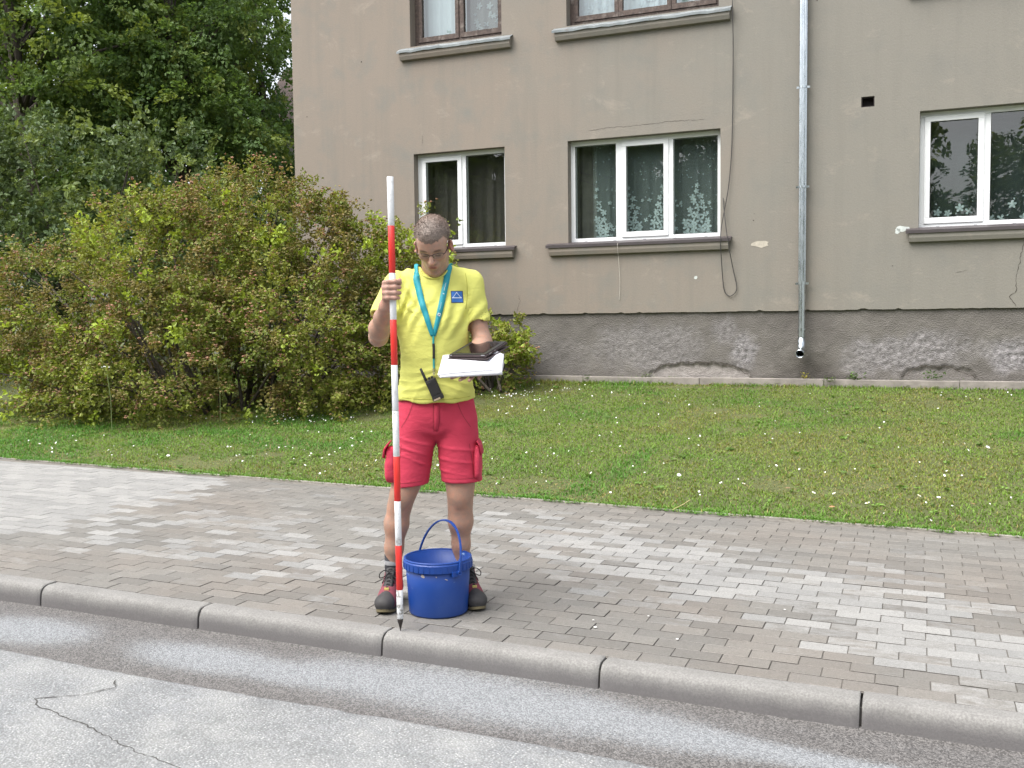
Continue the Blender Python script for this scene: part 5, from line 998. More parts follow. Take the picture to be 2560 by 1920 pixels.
HV, HQ = Hf.mesh(); HV = relax(HV, HQ, 1, 0.4); hn = vnormals(HV, HQ); hl = (HV - HC) @ HM / HS
hcol = np.tile(np.array([0.20, 0.158, 0.135]), (len(HV), 1)); lite = np.clip((hl[:, 1] + 0.02) / 0.06, 0, 1)[:, None] * 0.35 + np.clip(1 - np.clip(hairline(*hl.T), 0, 1) / 0.02, 0, 1)[:, None] * 0.35
hcol = hcol * (1 - lite) + np.array([0.30, 0.205, 0.16]) * lite; hcol *= rng.uniform(0.75, 1.2, (len(HV), 1)); HV = HV + hn * rng.normal(0, 0.0007, (len(HV), 1))
ns = 9000; pick = rng.integers(len(HV), size=ns); lead = HM @ np.array([0, -1, 0.15]); up_ = hn[pick] * 0.9 + lead * 0.5 + rng.normal(0, 0.25, (ns, 3)); up_ = unit(up_); sd_ = unit(np.cross(up_, rng.normal(0, 1, (ns, 3)))) * 0.0009; ln_ = rng.uniform(0.003, 0.0095, (ns, 1)) * np.clip(np.clip(hairline(*hl[pick].T), 0, 1)[:, None] / 0.025, 0.3, 1)
SV = np.stack([HV[pick] - sd_ - hn[pick] * 0.001, HV[pick] + sd_ - hn[pick] * 0.001, HV[pick] + up_ * ln_], 1).reshape(-1, 3); SF = np.arange(ns * 3).reshape(-1, 3) + len(HV)
hair_m = NT('hair'); hair_m = hair_m.fin(hair_m.attr('Col'), 0.6); me = mesh_np('hair', np.concatenate([HV, SV]), [HQ, SF], np.concatenate([hcol, np.repeat(hcol[pick] * rng.uniform(0.6, 1.5, (ns, 1)), 3, 0)]), hair_m, True); link('hair', me, person)
# --- t-shirt
def m_cloth(name, c, var, wscale=900):
    t = NT(name); v = t.pos('obj'); n = t.noise(v, 9, 5); weave = t.noise(v, wscale, 2); fold = t.noise(t.pos('obj', (14, 14, 30)), 1.2, 3, 0.5, 0.8)
    col_ = t.mix(t.math('MULTIPLY', n, 1.0), tuple(q * (1 - var) for q in c), tuple(min(1, q * (1 + var)) for q in c)); return t.fin(col_, 0.88, t.bump(weave, 0.15, 0.001, t.bump(fold, 0.45, 0.008)))
shirt_m = m_cloth('yellow_jersey', (0.60, 0.60, 0.145), 0.04); short_m = m_cloth('red_cotton', (0.50, 0.035, 0.075), 0.08, 700)
Tf = Field(ax_(-0.36, 0.34, 0.005), ax_(-0.24, 0.18, 0.005), ax_(0.95, 1.70, 0.005))
Tf.ell((0.002, 0.0, 0.98), (0.186, 0.128, 0.16), 0.06, p=None); Tf.ell((-0.004, -0.008, 1.13), (0.166, 0.120, 0.22), 0.08); Tf.ell((-0.003, 0.0, 1.36), (0.184, 0.125, 0.21), 0.06); Tf.cone((-0.160, 0.012, 1.535), (0.148, 0.012, 1.54), 0.066, 0.066, 0.06); Tf.cone((-0.09, 0.02, 1.575), (0.09, 0.02, 1.578), 0.052, 0.052, 0.05); Tf.cone((0, 0.02, 1.57), (0, 0.012, 1.615), 0.082, 0.074, 0.04)
e1 = S1p + (E1p - S1p) * 0.60; e2 = S2p + (E2p - S2p) * 0.56; d1_ = unit(E1p - S1p); d2_ = unit(E2p - S2p)
Tf.cone(S1p, e1 + d1_ * 0.05 + np.array([-0.012, -0.0, -0.0]), 0.070, 0.068, 0.035); Tf.cone(S2p, e2 + d2_ * 0.05 + np.array([0.0, 0, 0]), 0.070, 0.060, 0.03)
# sleeve ends, hem, neck opening
def plane_cut(Fd, pt, nrm, ctr, rad, k=0.0):
    x, y, z = Fd.co((slice(None),) * 3); d = (x - pt[0]) * nrm[0] + (y - pt[1]) * nrm[1] + (z - pt[2]) * nrm[2]; loc = np.sqrt((x - ctr[0]) ** 2 + (y - ctr[1]) ** 2 + (z - ctr[2]) ** 2) - rad; Fd.F = np.maximum(Fd.F, np.minimum(d, -loc)).astype(np.float32)
n1 = unit(d1_ + np.array([-0.25, 0.0, -0.15])); n2 = unit(d2_ + np.array([-0.28, 0, 0.0]))
plane_cut(Tf, e1 + d1_ * 0.018, n1, e1 + d1_ * 0.075 + np.array([-.02, 0, 0]), 0.10); plane_cut(Tf, e2 + d2_ * 0.022, n2, e2 + d2_ * 0.08 + np.array([.012, 0, 0]), 0.092)
Tf.cone(e1 - d1_ * 0.05 + np.array([-0.006, 0, 0]), e1 + d1_ * 0.08 + np.array([-0.012, 0, 0]), 0.058, 0.063, 0.004, 'sub'); Tf.cone(e2 - d2_ * 0.05, e2 + d2_ * 0.08, 0.056, 0.055, 0.004, 'sub')
Tf.cone((0, 0.0, 1.665), (0, -0.070, 1.632), 0.066, 0.054, 0.012, 'sub'); Tf.cone((0, 0.012, 1.60), (0, 0.03, 1.70), 0.066, 0.10, 0.01, 'sub')
x, y, z = Tf.co((slice(None),) * 3); Tf.F = np.maximum(Tf.F, (1.000 - 0.010 * (1 - (x / 0.19) ** 2) + 0.004 * np.sin(x * 40 + 1) - z + 0 * y)).astype(np.float32); Tf.ell((0, 0, 0.985), (0.168, 0.112, 0.03), 0.005, 'sub')
TV, TQ = Tf.mesh(); TV = relax(TV, TQ, 1, 0.4); tn = vnormals(TV, TQ)
def folds(p):
    x, y, z = p; w = 0.0
    wa = math.exp(-((z - 1.085) / 0.07) ** 2); q = z * 165 + x * (38 if x > 0 else -26) + 3.2 * mnoise.noise((x * 9, y * 9, z * 7)); w += 0.0055 * wa * (0.55 + 0.45 * mnoise.noise((x * 14, 2, z * 10))) * (math.sin(q) ** 3 if math.sin(q) > 0 else -0.5 * abs(math.sin(q)) ** 2)   # bunching above the hem
    w += 0.0034 * mnoise.noise((x * 11 + 5, y * 8, z * 17)) * (0.7 + wa) + 0.003 * (1 - abs(mnoise.noise((x * 7 - z * 9, y * 6, z * 4 + x * 3)))) ** 4
    for sx_, sz_, dx_, dz_ in ((-0.12, 1.43, -0.55, -0.83), (0.145, 1.40, 0.45, 0.9)):                       # drag lines from the armpits
        u = (x - sx_) * dx_ + (z - sz_) * dz_; r2 = ((x - sx_) ** 2 + (z - sz_) ** 2) / 0.011; v_ = -(x - sx_) * dz_ + (z - sz_) * dx_; w += 0.007 * math.exp(-r2) * math.sin(v_ * 120 + 5 * mnoise.noise((x * 6, 0, z * 6)))
    if x < -0.02 and z > 1.42: v_ = x * 0.75 + z * 0.6; w += 0.006 * math.exp(-((x + 0.11) / 0.06) ** 2) * math.sin(v_ * 130 + 1)      # folds of the raised shoulder
    w += 0.0035 * math.sin(z * 24 + x * 60 + 3 * mnoise.noise((x * 5, 1, z * 5))) * math.exp(-((abs(x) - 0.16) / 0.05) ** 2)
    return w
TV = TV + tn * np.array([folds(p) for p in TV])[:, None]
shirt = link('t_shirt', mesh_np('t_shirt', TV, TQ, None, shirt_m, True), person)
# neck rib, hem and sleeve seams follow the cloth surface
from mathutils.bvhtree import BVHTree
bvh = BVHTree.FromPolygons([Vector(p) for p in TV], [tuple(int(i) for i in q) for q in TQ])
def front_y(x, z, off=0.0):
    h = bvh.ray_cast(Vector((x, -0.6, z)), Vector((0, 1, 0))); return (h[0].y - off) if h[0] is not None else -0.1
def front_n(x, z):
    h = bvh.ray_cast(Vector((x, -0.6, z)), Vector((0, 1, 0))); return h[1] if h[0] is not None else Vector((0, -1, 0))
rib = []
for k in range(20):
    a = math.pi * (0.05 + 0.9 * k / 19); x_ = -0.064 * math.cos(a); z_ = 1.622 - 0.046 * math.sin(a); rib.append((x_, front_y(x_, z_ - 0.004, 0.0015), z_))
MB().tube(rib, 0.0042, 6).build('neck_rib', shirt_m, shirt, smooth=True)
def strip_on(name, pts, width, mat, parent, off=0.002, side=None, sub=6):
    P_ = smooth_path([(p[0], 0, p[1]) for p in pts], sub); V_ = []; F_ = []
    for i, p in enumerate(P_):
        t_ = (P_[min(i + 1, len(P_) - 1)] - P_[max(i - 1, 0)]).normalized(); s_ = Vector((t_.z, 0, -t_.x)); w = width(i / (len(P_) - 1)) if callable(width) else width
        for q in (-0.5, 0.5): u = p + s_ * w * q; V_.append((u.x, front_y(u.x, u.z, off), u.z))
        if i: F_.append((2 * i - 2, 2 * i, 2 * i + 1, 2 * i - 1))
    me = bpy.data.meshes.new(name); me.from_pydata(V_, [], F_); me.materials.append(mat); me.update(); o_ = link(name, me, parent, smooth=True); md = o_.modifiers.new('t', 'SOLIDIFY'); md.thickness = 0.0012; md.offset = 0; return o_
jseam = simple('jersey_seam', (0.40, 0.38, 0.06), 0.9)
strip_on('armhole_seam', [(0.150, 1.60), (0.158, 1.55), (0.157, 1.48), (0.150, 1.43)], 0.0025, jseam, shirt, 0.0008); strip_on('armhole_seam', [(-0.158, 1.595), (-0.166, 1.55), (-0.165, 1.48), (-0.158, 1.43)], 0.0025, jseam, shirt, 0.0008); strip_on('hem_stitching', [(x_, 1.018 - 0.010 * (1 - (x_ / 0.19) ** 2)) for x_ in np.linspace(-0.16, 0.165, 9)], 0.002, jseam, shirt, 0.0008)
# chest emblem: blue square, dark edge, white triangle with node dots
em_d = simple('emblem_edge', (0.02, 0.03, 0.07), 0.7); em_b = simple('emblem_blue', (0.03, 0.14, 0.45), 0.7, 0.04); em_w = simple('emblem_white', (0.62, 0.7, 0.85), 0.7)
def quad_on(name, pts, mat, parent, off, n=6):
    (ax0, az0), (ax1, az1), (ax2, az2), (ax3, az3) = pts; V_ = []; F_ = []
    for i in range(n + 1):
        for j in range(n + 1):
            u, w = i / n, j / n; x_ = (ax0 * (1 - u) + ax1 * u) * (1 - w) + (ax3 * (1 - u) + ax2 * u) * w; z_ = (az0 * (1 - u) + az1 * u) * (1 - w) + (az3 * (1 - u) + az2 * u) * w; V_.append((x_, front_y(x_, z_, off), z_))
    for i in range(n):
        for j in range(n): a_ = i * (n + 1) + j; F_.append((a_, a_ + n + 1, a_ + n + 2, a_ + 1))
    me = bpy.data.meshes.new(name); me.from_pydata(V_, [], F_); me.materials.append(mat); me.update(); return link(name, me, parent)
ex0, ex1, ez0, ez1 = 0.081, 0.137, 1.459, 1.516
quad_on('emblem_border', [(ex0 + .003, ez0), (ex1 + .003, ez0 + 0.001), (ex1, ez1), (ex0, ez1)], em_d, shirt, 0.0014); quad_on('emblem_field', [(ex0 + 0.006, ez0 + 0.003), (ex1 - 0.000, ez0 + 0.004), (ex1 - 0.003, ez1 - 0.003), (ex0 + 0.003, ez1 - 0.003)], em_b, shirt, 0.0022)
tri = [(0.1085, 1.508), (0.129, 1.4835), (0.0905, 1.4835)]
for (x0_, z0_), (x1_, z1_), w in ((tri[0], tri[1], 0.0012), (tri[2], tri[0], 0.0012), (tri[1], tri[2], 0.0022)):
    d_ = unit(np.array([x1_ - x0_, z1_ - z0_])); s_ = np.array([-d_[1], d_[0]]) * w; quad_on('emblem_line', [(x0_ - s_[0], z0_ - s_[1]), (x1_ - s_[0], z1_ - s_[1]), (x1_ + s_[0], z1_ + s_[1]), (x0_ + s_[0], z0_ + s_[1])], em_w, shirt, 0.0031, 3)
for x_, z_ in tri: quad_on('emblem_dot', [(x_ - .0024, z_ - .0024), (x_ + .0024, z_ - .0024), (x_ + .0024, z_ + .0024), (x_ - .0024, z_ + .0024)], em_w, shirt, 0.0034, 2)
# --- cargo shorts
Sf = Field(ax_(-0.29, 0.27, 0.005), ax_(-0.19, 0.19, 0.005), ax_(0.54, 1.06, 0.005))
Sf.ell((0, 0.005, 0.985), (0.178, 0.120, 0.12), 0.05); Sf.ell((-0.004, 0.01, 0.905), (0.196, 0.125, 0.112), 0.05); Sf.cone((-0.098, 0.005, 0.88), (-0.142, -0.002, 0.54), 0.103, 0.085, 0.012); Sf.cone((0.092, 0.005, 0.88), (0.122, -0.002, 0.54), 0.103, 0.098, 0.012)
x, y, z = Sf.co((slice(None),) * 3); Sf.F = np.maximum(Sf.F, z - 1.045 + 0 * x).astype(np.float32); hemz = np.where(x < -0.015, 0.582 - (x + 0.14) * -0.10, 0.600); Sf.F = np.maximum(Sf.F, hemz - z + 0 * y).astype(np.float32)
Sf.cone((-0.14, 0, 0.64), (-0.144, -0.002, 0.53), 0.070, 0.077, 0.004, 'sub'); Sf.cone((0.12, 0, 0.66), (0.123, -0.002, 0.53), 0.078, 0.089, 0.004, 'sub')
SV_, SQ_ = Sf.mesh(); SV_ = relax(SV_, SQ_, 1, 0.4); sn = vnormals(SV_, SQ_)
def sfolds(p):
    x, y, z = p; w = 0.0028 * mnoise.noise((x * 12, y * 9, z * 12 + 3)); c_ = (x + 0.01) ; r = math.hypot(x + 0.01, (z - 0.81) * 1.0)
    w += 0.0025 * math.exp(-(r / 0.13) ** 2) * math.sin(math.atan2(z - 0.83, abs(x) + 0.05) * 9 + 2 * mnoise.noise((x * 8, 0, z * 8)))           # creases fanning out of the crotch
    for zc, sl, am in ((0.775, 0.25, 0.006), (0.72, 0.35, 0.005), (0.665, 0.45, 0.0045)): w += 1.3 * am * math.exp(-((z - zc - sl * abs(x) * (1 if x < 0 else -0.4)) / 0.007) ** 2) * (0.5 + mnoise.noise((x * 15, zc * 40, 1))) 
    return w
SV_ = SV_ + sn * np.array([sfolds(p) for p in SV_])[:, None]; shorts = link('shorts', mesh_np('shorts', SV_, SQ_, None, short_m, True), person)
# fly, hems, cargo pockets with flaps
bvs = BVHTree.FromPolygons([Vector(p) for p in SV_], [tuple(int(i) for i in q) for q in SQ_])
def sfront(x, z, off):
    h = bvs.ray_cast(Vector((x, -0.6, z)), Vector((0, 1, 0))); return h[0].y - off if h[0] is not None else -0.09
b = MB(); V_ = []
for k in range(9): z_ = 0.985 - 0.13 * k / 8; V_ += [(-0.004, sfront(-0.004, z_, 0.0035), z_), (0.022 - 0.012 * (k / 8) ** 3, sfront(0.02, z_, 0.003), z_)]
me = bpy.data.meshes.new('fly'); me.from_pydata(V_, [], [(2 * k, 2 * k + 2, 2 * k + 3, 2 * k + 1) for k in range(8)]); me.materials.append(short_m); me.update(); o_ = link('fly', me, shorts, smooth=True); md = o_.modifiers.new('t', 'SOLIDIFY'); md.thickness = 0.003
def pocket(sx_, x0_, zc, w, h, bulge, seed):
    Pf = Field(ax_(-0.05, 0.07, 0.004), ax_(-0.11, 0.11, 0.004), ax_(-0.13, 0.13, 0.004)); Pf.ell((0, 0, 0), (bulge, w, h), 0.01, p=5); Pf.ell((0.006, 0, -h * 0.35), (bulge * 1.15, w * 0.95, h * 0.6), 0.02, p=3); v_, q_ = Pf.mesh(); v_ = relax(v_, q_, 2, 0.5); nn_ = vnormals(v_, q_); v_ = v_ + nn_ * np.array([0.004 * mnoise.noise((p[1] * 22 + seed, p[2] * 16, p[0] * 20)) for p in v_])[:, None]
    v_[:, 0] *= sx_; q2 = q_ if sx_ > 0 else q_[:, ::-1]; v_ = v_ + np.array([x0_, 0.0, zc]); pk = link('pocket', mesh_np('pocket', v_, q2, None, short_m, True), shorts)
    fb = MB(); P_ = []
    for y_ in np.linspace(-w - 0.004, w + 0.004, 7):
        wv = 0.004 * math.sin(y_ * 60 + seed); P_ += [(x0_ + sx_ * (bulge - 0.012), y_, zc + h + 0.022), (x0_ + sx_ * (bulge + 0.004 + wv * .5), y_, zc + h - 0.002), (x0_ + sx_ * (bulge + 0.011 + wv), y_, zc + h - 0.045 + wv)]
    fb.add(P_, [(3 * i + j, 3 * i + 3 + j, 3 * i + 4 + j, 3 * i + 1 + j) for i in range(6) for j in (0, 1)]); fo = fb.build('pocket_flap', short_m, shorts, smooth=True, fix=False); md = fo.modifiers.new('t', 'SOLIDIFY'); md.thickness = 0.006; md.offset = 0
    return pk
pocket(-1, -0.222, 0.690, 0.075, 0.080, 0.022, 1); pocket(1, 0.194, 0.705, 0.075, 0.075, 0.012, 2)
stitch_m = simple('hem_stitch', (0.30, 0.025, 0.045), 0.9)
def seam(pts, w=0.002, off=0.0014):
    P_ = smooth_path([(p[0], 0, p[1]) for p in pts], 6); V_ = []
    for i, p in enumerate(P_):
        t_ = (P_[min(i + 1, len(P_) - 1)] - P_[max(i - 1, 0)]).normalized(); q = Vector((t_.z, 0, -t_.x)) * w / 2; V_ += [((p - q).x, sfront((p - q).x, (p - q).z, off), (p - q).z), ((p + q).x, sfront((p + q).x, (p + q).z, off), (p + q).z)]
    me = bpy.data.meshes.new('seam'); me.from_pydata(V_, [], [(2 * i, 2 * i + 2, 2 * i + 3, 2 * i + 1) for i in range(len(P_) - 1)]); me.materials.append(stitch_m); me.update(); link('seam', me, shorts)
seam([(0.105, 0.99), (0.128, 0.93), (0.165, 0.87)], 0.0035); seam([(-0.105, 0.99), (-0.128, 0.93), (-0.165, 0.87)], 0.0035); seam([(-0.006, 0.985), (-0.007, 0.92), (-0.008, 0.85)], 0.0025); seam([(0.022, 0.985), (0.021, 0.90), (0.006, 0.855)], 0.0018); seam([(0.158, 0.79), (0.172, 0.70), (0.176, 0.625)], 0.003); seam([(-0.165, 0.79), (-0.178, 0.70), (-0.182, 0.62)], 0.003)
for s_, x0_, x1_, zz in ((-1, -0.212, -0.068, 0.606), (1, 0.035, 0.205, 0.624)):
    V_ = []; 
    for k in range(17): x_ = x0_ + (x1_ - x0_) * k / 16; z_ = zz - (0.010 if s_ < 0 else 0) * (0.5 - k / 16); V_ += [(x_, sfront(x_, z_, 0.0012), z_ - 0.0012), (x_, sfront(x_, z_, 0.0012), z_ + 0.0012)]
    me = bpy.data.meshes.new('hem_seam'); me.from_pydata(V_, [], [(2 * k, 2 * k + 2, 2 * k + 3, 2 * k + 1) for k in range(16)]); me.materials.append(stitch_m); me.update(); link('hem_seam', me, shorts)
# --- socks and work shoes
sock_d = simple('sock_dark', (0.03, 0.03, 0.035), 0.95, 0.2, 60, 0.3, 300); sock_g = simple('sock_grey', (0.28, 0.28, 0.29), 0.95, 0.15, 60, 0.3, 300); suede = m_cloth('wine_suede', (0.19, 0.042, 0.058), 0.18, 500); rub = simple('toe_rubber', (0.035, 0.033, 0.034), 0.7, 0.2, 40, 0.2, 200); solem = simple('outsole_tan', (0.15, 0.125, 0.07), 0.85, 0.2, 30); midm = simple('midsole_black', (0.025, 0.025, 0.028), 0.7, 0.2, 30); lace_b = simple('lace_black', (0.015, 0.014, 0.015), 0.9); yel = simple('eyelet_yellow', (0.5, 0.42, 0.12), 0.6); lining = simple('grey_lining', (0.25, 0.25, 0.26), 0.9)
def make_shoe(cx, cy, ang, zg):
    """local shoe frame: -y is the toe, z up from the ground"""
    s = empty('shoe'); s.parent = person; s.location = (cx, cy, zg); s.rotation_euler = (0, 0, ang); s.scale = (0.94, 0.94, 0.96)
    Uf = Field(ax_(-0.075, 0.075, 0.004), ax_(-0.24, 0.12, 0.004), ax_(0.0, 0.22, 0.004))
    def upper(F_):
        F_.ell((0, 0.02, 0.06), (0.042, 0.085, 0.055), 0.03); F_.ell((0.0, -0.13, 0.047), (0.051, 0.088, 0.040), 0.04); F_.cone((0, 0.045, 0.08), (0, 0.035, 0.175), 0.042, 0.047, 0.03); F_.cone((0, -0.01, 0.11), (0, -0.10, 0.075), 0.042, 0.04, 0.04); F_.ell((0, -0.178, 0.042), (0.047, 0.044, 0.034), 0.03)
        x, y, z = F_.co((slice(None),) * 3); F_.F = np.maximum(F_.F, 0.024 - z + 0 * x + 0 * y).astype(np.float32); F_.F = np.maximum(F_.F, z - (0.168 + 0.06 * (-y) * 0.6) + 0 * x).astype(np.float32)
    upper(Uf); Uf.cone((0, 0.035, 0.14), (0, 0.032, 0.20), 0.036, 0.04, 0.004, 'sub'); v_, q_ = Uf.mesh(); v_ = relax(v_, q_, 2, 0.5); link('upper', mesh_np('upper', v_, q_, None, suede, True), s)
    Cf = Field(ax_(-0.08, 0.08, 0.004), ax_(-0.25, -0.08, 0.004), ax_(0.0, 0.14, 0.004)); upper(Cf); Cf.F = Cf.F - 0.0025; x, y, z = Cf.co((slice(None),) * 3); Cf.F = np.maximum(Cf.F, y + 0.168 + 6.0 * x ** 2 - (z - 0.05) * 0.5).astype(np.float32); Cf.F = np.maximum(Cf.F, 0.02 - z + 0 * x + 0 * y).astype(np.float32); v_, q_ = Cf.mesh(); v_ = relax(v_, q_, 1, 0.5); link('toe_cap', mesh_np('toe_cap', v_, q_, None, rub, True), s)
    def slab(z0, z1, g, mat, nm):
        O = []
        for k in range(40):
            a = 2 * math.pi * k / 40; c_, s_ = math.cos(a), math.sin(a); yy = -0.062 + 0.163 * s_; wd = (0.049 if s_ > 0.3 else 0.057) * (1 - 0.1 * math.exp(-((yy - 0.0) / 0.05) ** 2)); O.append(((wd + g) * math.copysign(abs(c_) ** 0.75, c_), -0.062 + (0.163 + g) * math.copysign(abs(s_) ** 0.85, s_)))
        b = MB(); n = 40; lift = lambda y: 0.012 * max(0.0, (-y - 0.15) / 0.075) ** 2
        b.add([(x_, y_, z_ + lift(y_)) for z_ in (z0, z1) for x_, y_ in O], [(k, (k + 1) % n, n + (k + 1) % n, n + k) for k in range(n)] + [tuple(range(n))[::-1], tuple(range(n, 2 * n))]); return b.build(nm, mat, s, smooth=False, bevel=0.002)
    slab(0.0, 0.015, 0.001, solem, 'outsole'); slab(0.0155, 0.034, 0.0035, midm, 'midsole')
    tb = MB(); n = 7; P_ = []
    for k in range(n): u = k / (n - 1); P_.append((0, -0.125 + 0.10 * u, 0.094 + 0.082 * u ** 1.25))
    V_ = []
    for i, p in enumerate(P_):
        for x_ in (-0.021, -0.012, 0, 0.012, 0.021): V_.append((x_, p[1], p[2] + 0.008 - 18 * x_ * x_))
    tb.add(V_, [(5 * i + j, 5 * i + 5 + j, 5 * i + 6 + j, 5 * i + 1 + j) for i in range(n - 1) for j in range(4)]); to = tb.build('tongue', rub, s, smooth=True, fix=False); md = to.modifiers.new('t', 'SOLIDIFY'); md.thickness = 0.006
    lb = MB()
    for i in range(6):
        p = P_[i]; q = P_[min(i + 1, 6)]; lb.tube([(-0.026, p[1] - .002, p[2] - 0.004), (0, (p[1] + q[1]) / 2 - 0.006, (p[2] + q[2]) / 2 + 0.014), (0.026, q[1] - .002, q[2] - 0.004)], 0.0032, 6); lb.tube([(0.026, p[1] - .002, p[2] - 0.004), (0, (p[1] + q[1]) / 2 - 0.008, (p[2] + q[2]) / 2 + 0.013), (-0.026, q[1] - .002, q[2] - 0.004)], 0.0032, 6)
    kx, ky, kz = 0, P_[5][1] - 0.022, P_[5][2] + 0.012
    for sg in (-1, 1):
        lb.tube(smooth_path([(0, ky, kz), (sg * 0.022, ky - 0.016, kz + 0.012), (sg * 0.046, ky - 0.018, kz - 0.004), (sg * 0.048, ky - 0.016, kz - 0.026), (sg * 0.028, ky - 0.014, kz - 0.022), (0, ky - 0.004, kz - 0.002)], 5), 0.0026, 6); lb.tube(smooth_path([(0, ky, kz), (sg * 0.02, ky - 0.02, kz - 0.025), (sg * 0.034, ky - 0.026, kz - 0.052)], 5), 0.0026, 6)
    lb.build('laces', lace_b, s, smooth=True); MB().box(-0.012, 0.012, P_[0][1] - 0.016, P_[0][1] - 0.006, P_[0][2] + 0.004, P_[0][2] + 0.016).build('lace_tab', yel, s, bevel=0.002)
    MB().lathe([(0.043, 0.150), (0.0475, 0.160), (0.047, 0.172), (0.040, 0.176), (0.037, 0.165)], 28, (0, 0.034, 0)).build('collar', lining, s, smooth=True)
    return s
make_shoe(-0.232, 0.010, -0.10, ZO + 0.0055); make_shoe(0.135, 0.055, 0.30, ZO - 0.0005)
for cx, cy in ((-0.229, 0.030), (0.112, 0.035)):
    sk = MB().lathe([(0.040, 0.12), (0.042, 0.17), (0.0425, 0.20), (0.0415, 0.235), (0.036, 0.236)], 26, (cx, cy, 0)).build('sock', sock_d, person, smooth=True); MB().lathe([(0.0432, 0.188), (0.0437, 0.192), (0.0435, 0.205), (0.0430, 0.209)], 26, (cx, cy, 0)).build('sock_stripe', sock_g, sk, smooth=True)
gold = simple('ring_gold', (0.75, 0.6, 0.35), 0.2, 0.02, 5, Metallic=0.9)
b = MB(); rc = np.array([PX - 0.034, PY - 0.006, 1.510 - 0.0115]); dn = unit(np.array([0.022, -0.0285, -0.002])); uu = np.array([0, 0, 1.0]); vv = np.cross(dn, uu); b.tube([rc + 0.0112 * (uu * math.cos(a) + vv * math.sin(a)) for a in np.linspace(0, 2 * math.pi, 25)[:-1]], 0.0018, 6, closed=True); b.build('ring', gold, person, smooth=True)

# ------------------------------------------------------------------ glasses
fr_m = simple('dark_metal_frame', (0.02, 0.014, 0.012), 0.6, 0.05, 10); lens_m = m_glass('spectacle_lens', 1.25)
def at_person(o_): o_.location = (PO[0], PO[1], 0); o_.rotation_euler = (0, 0, ROTP); return o_
gl = at_person(empty('eyeglasses')); tag(gl, 'thin dark rectangular eyeglasses on the man\'s face', 'glasses')
def hv(p): return Vector(h2p(p))
for s_ in (-1, 1):
    ctr = (s_ * 0.034, -0.1005, -0.004); out_ = []
    for k in range(28):
        a = 2 * math.pi * k / 28; x_ = 0.0255 * math.copysign(abs(math.cos(a)) ** 0.6, math.cos(a)); z_ = 0.0145 * math.copysign(abs(math.sin(a)) ** 0.65, math.sin(a)); out_.append(hv((ctr[0] + x_, ctr[1] + 0.012 * abs((ctr[0] + x_) / 0.06) ** 2, ctr[2] + z_)))
    top_ = [p for k, p in enumerate(out_) if k <= 14]
    MB().tube(top_, 0.0011, 6).build('rim', fr_m, gl, smooth=True); MB().add(out_, [tuple(range(28))]).build('lens', lens_m, gl, fix=False)
    MB().tube([hv((s_ * 0.060, -0.088, 0.0)), hv((s_ * 0.0665, -0.082, 0.001)), hv((s_ * 0.075, -0.05, 0.004)), hv((s_ * 0.0815, 0.0, 0.009)), hv((s_ * 0.085, 0.022, 0.004)), hv((s_ * 0.086, 0.034, -0.014))], 0.0019, 6).build('temple', fr_m, gl, smooth=True)
    MB().tube([hv((s_ * 0.010, -0.1015, -0.004)), hv((s_ * 0.0115, -0.098, -0.014)), hv((s_ * 0.0125, -0.094, -0.018))], 0.0013, 5).build('nose_pad', fr_m, gl, smooth=True)
MB().tube([hv((-0.0095, -0.1005, 0.001)), hv((0, -0.1035, 0.0045)), hv((0.0095, -0.1005, 0.001))], 0.0013, 6).build('bridge', fr_m, gl, smooth=True)

# ------------------------------------------------------------------ lanyard and radio
teal = simple('teal_ribbon', (0.012, 0.27, 0.33), 0.6, 0.06, 30, 0.1, 800); teal2 = simple('teal_ribbon_inner', (0.02, 0.30, 0.30), 0.6, 0.06, 30); blk = simple('black_webbing', (0.015, 0.015, 0.016), 0.8); steel = simple('clip_steel', (0.55, 0.53, 0.48), 0.25, 0.05, 20, Metallic=0.9); printw = simple('ribbon_print', (0.7, 0.76, 0.76), 0.7)
lan = at_person(empty('lanyard')); tag(lan, 'turquoise neck lanyard hanging in a V over the yellow shirt', 'lanyard')
LP = [(-0.080, 1.592), (-0.078, 1.56), (-0.055, 1.47), (-0.028, 1.385), (-0.004, 1.305)]; RP = [(0.065, 1.592), (0.060, 1.56), (0.042, 1.47), (0.023, 1.385), (0.002, 1.305)]
strip_on('strap', RP, lambda u: 0.029 - 0.012 * u ** 3, teal, lan, 0.0045); strip_on('strap', LP, lambda u: 0.031 - 0.013 * u ** 3, teal, lan, 0.0065)
def strip3d(name, path, width, mat, parent, off):
    P_ = smooth_path(path, 6); V_ = []; Q_ = []
    for p in P_:
        h_ = bvh.find_nearest(p); Q_.append((h_[0] + h_[1] * off, h_[1]) if h_[0] is not None else (p, Vector((0, -1, 0))))
    for i, (p, n_) in enumerate(Q_):
        t_ = (Q_[min(i + 1, len(Q_) - 1)][0] - Q_[max(i - 1, 0)][0]).normalized(); s_ = t_.cross(n_).normalized() * width / 2; V_ += [p - s_, p + s_]
    me = bpy.data.meshes.new(name); me.from_pydata(V_, [], [(2 * i, 2 * i + 2, 2 * i + 3, 2 * i + 1) for i in range(len(Q_) - 1)]); me.materials.append(mat); me.update(); o_ = link(name, me, parent, smooth=True); md = o_.modifiers.new('t', 'SOLIDIFY'); md.thickness = 0.0012; md.offset = 0
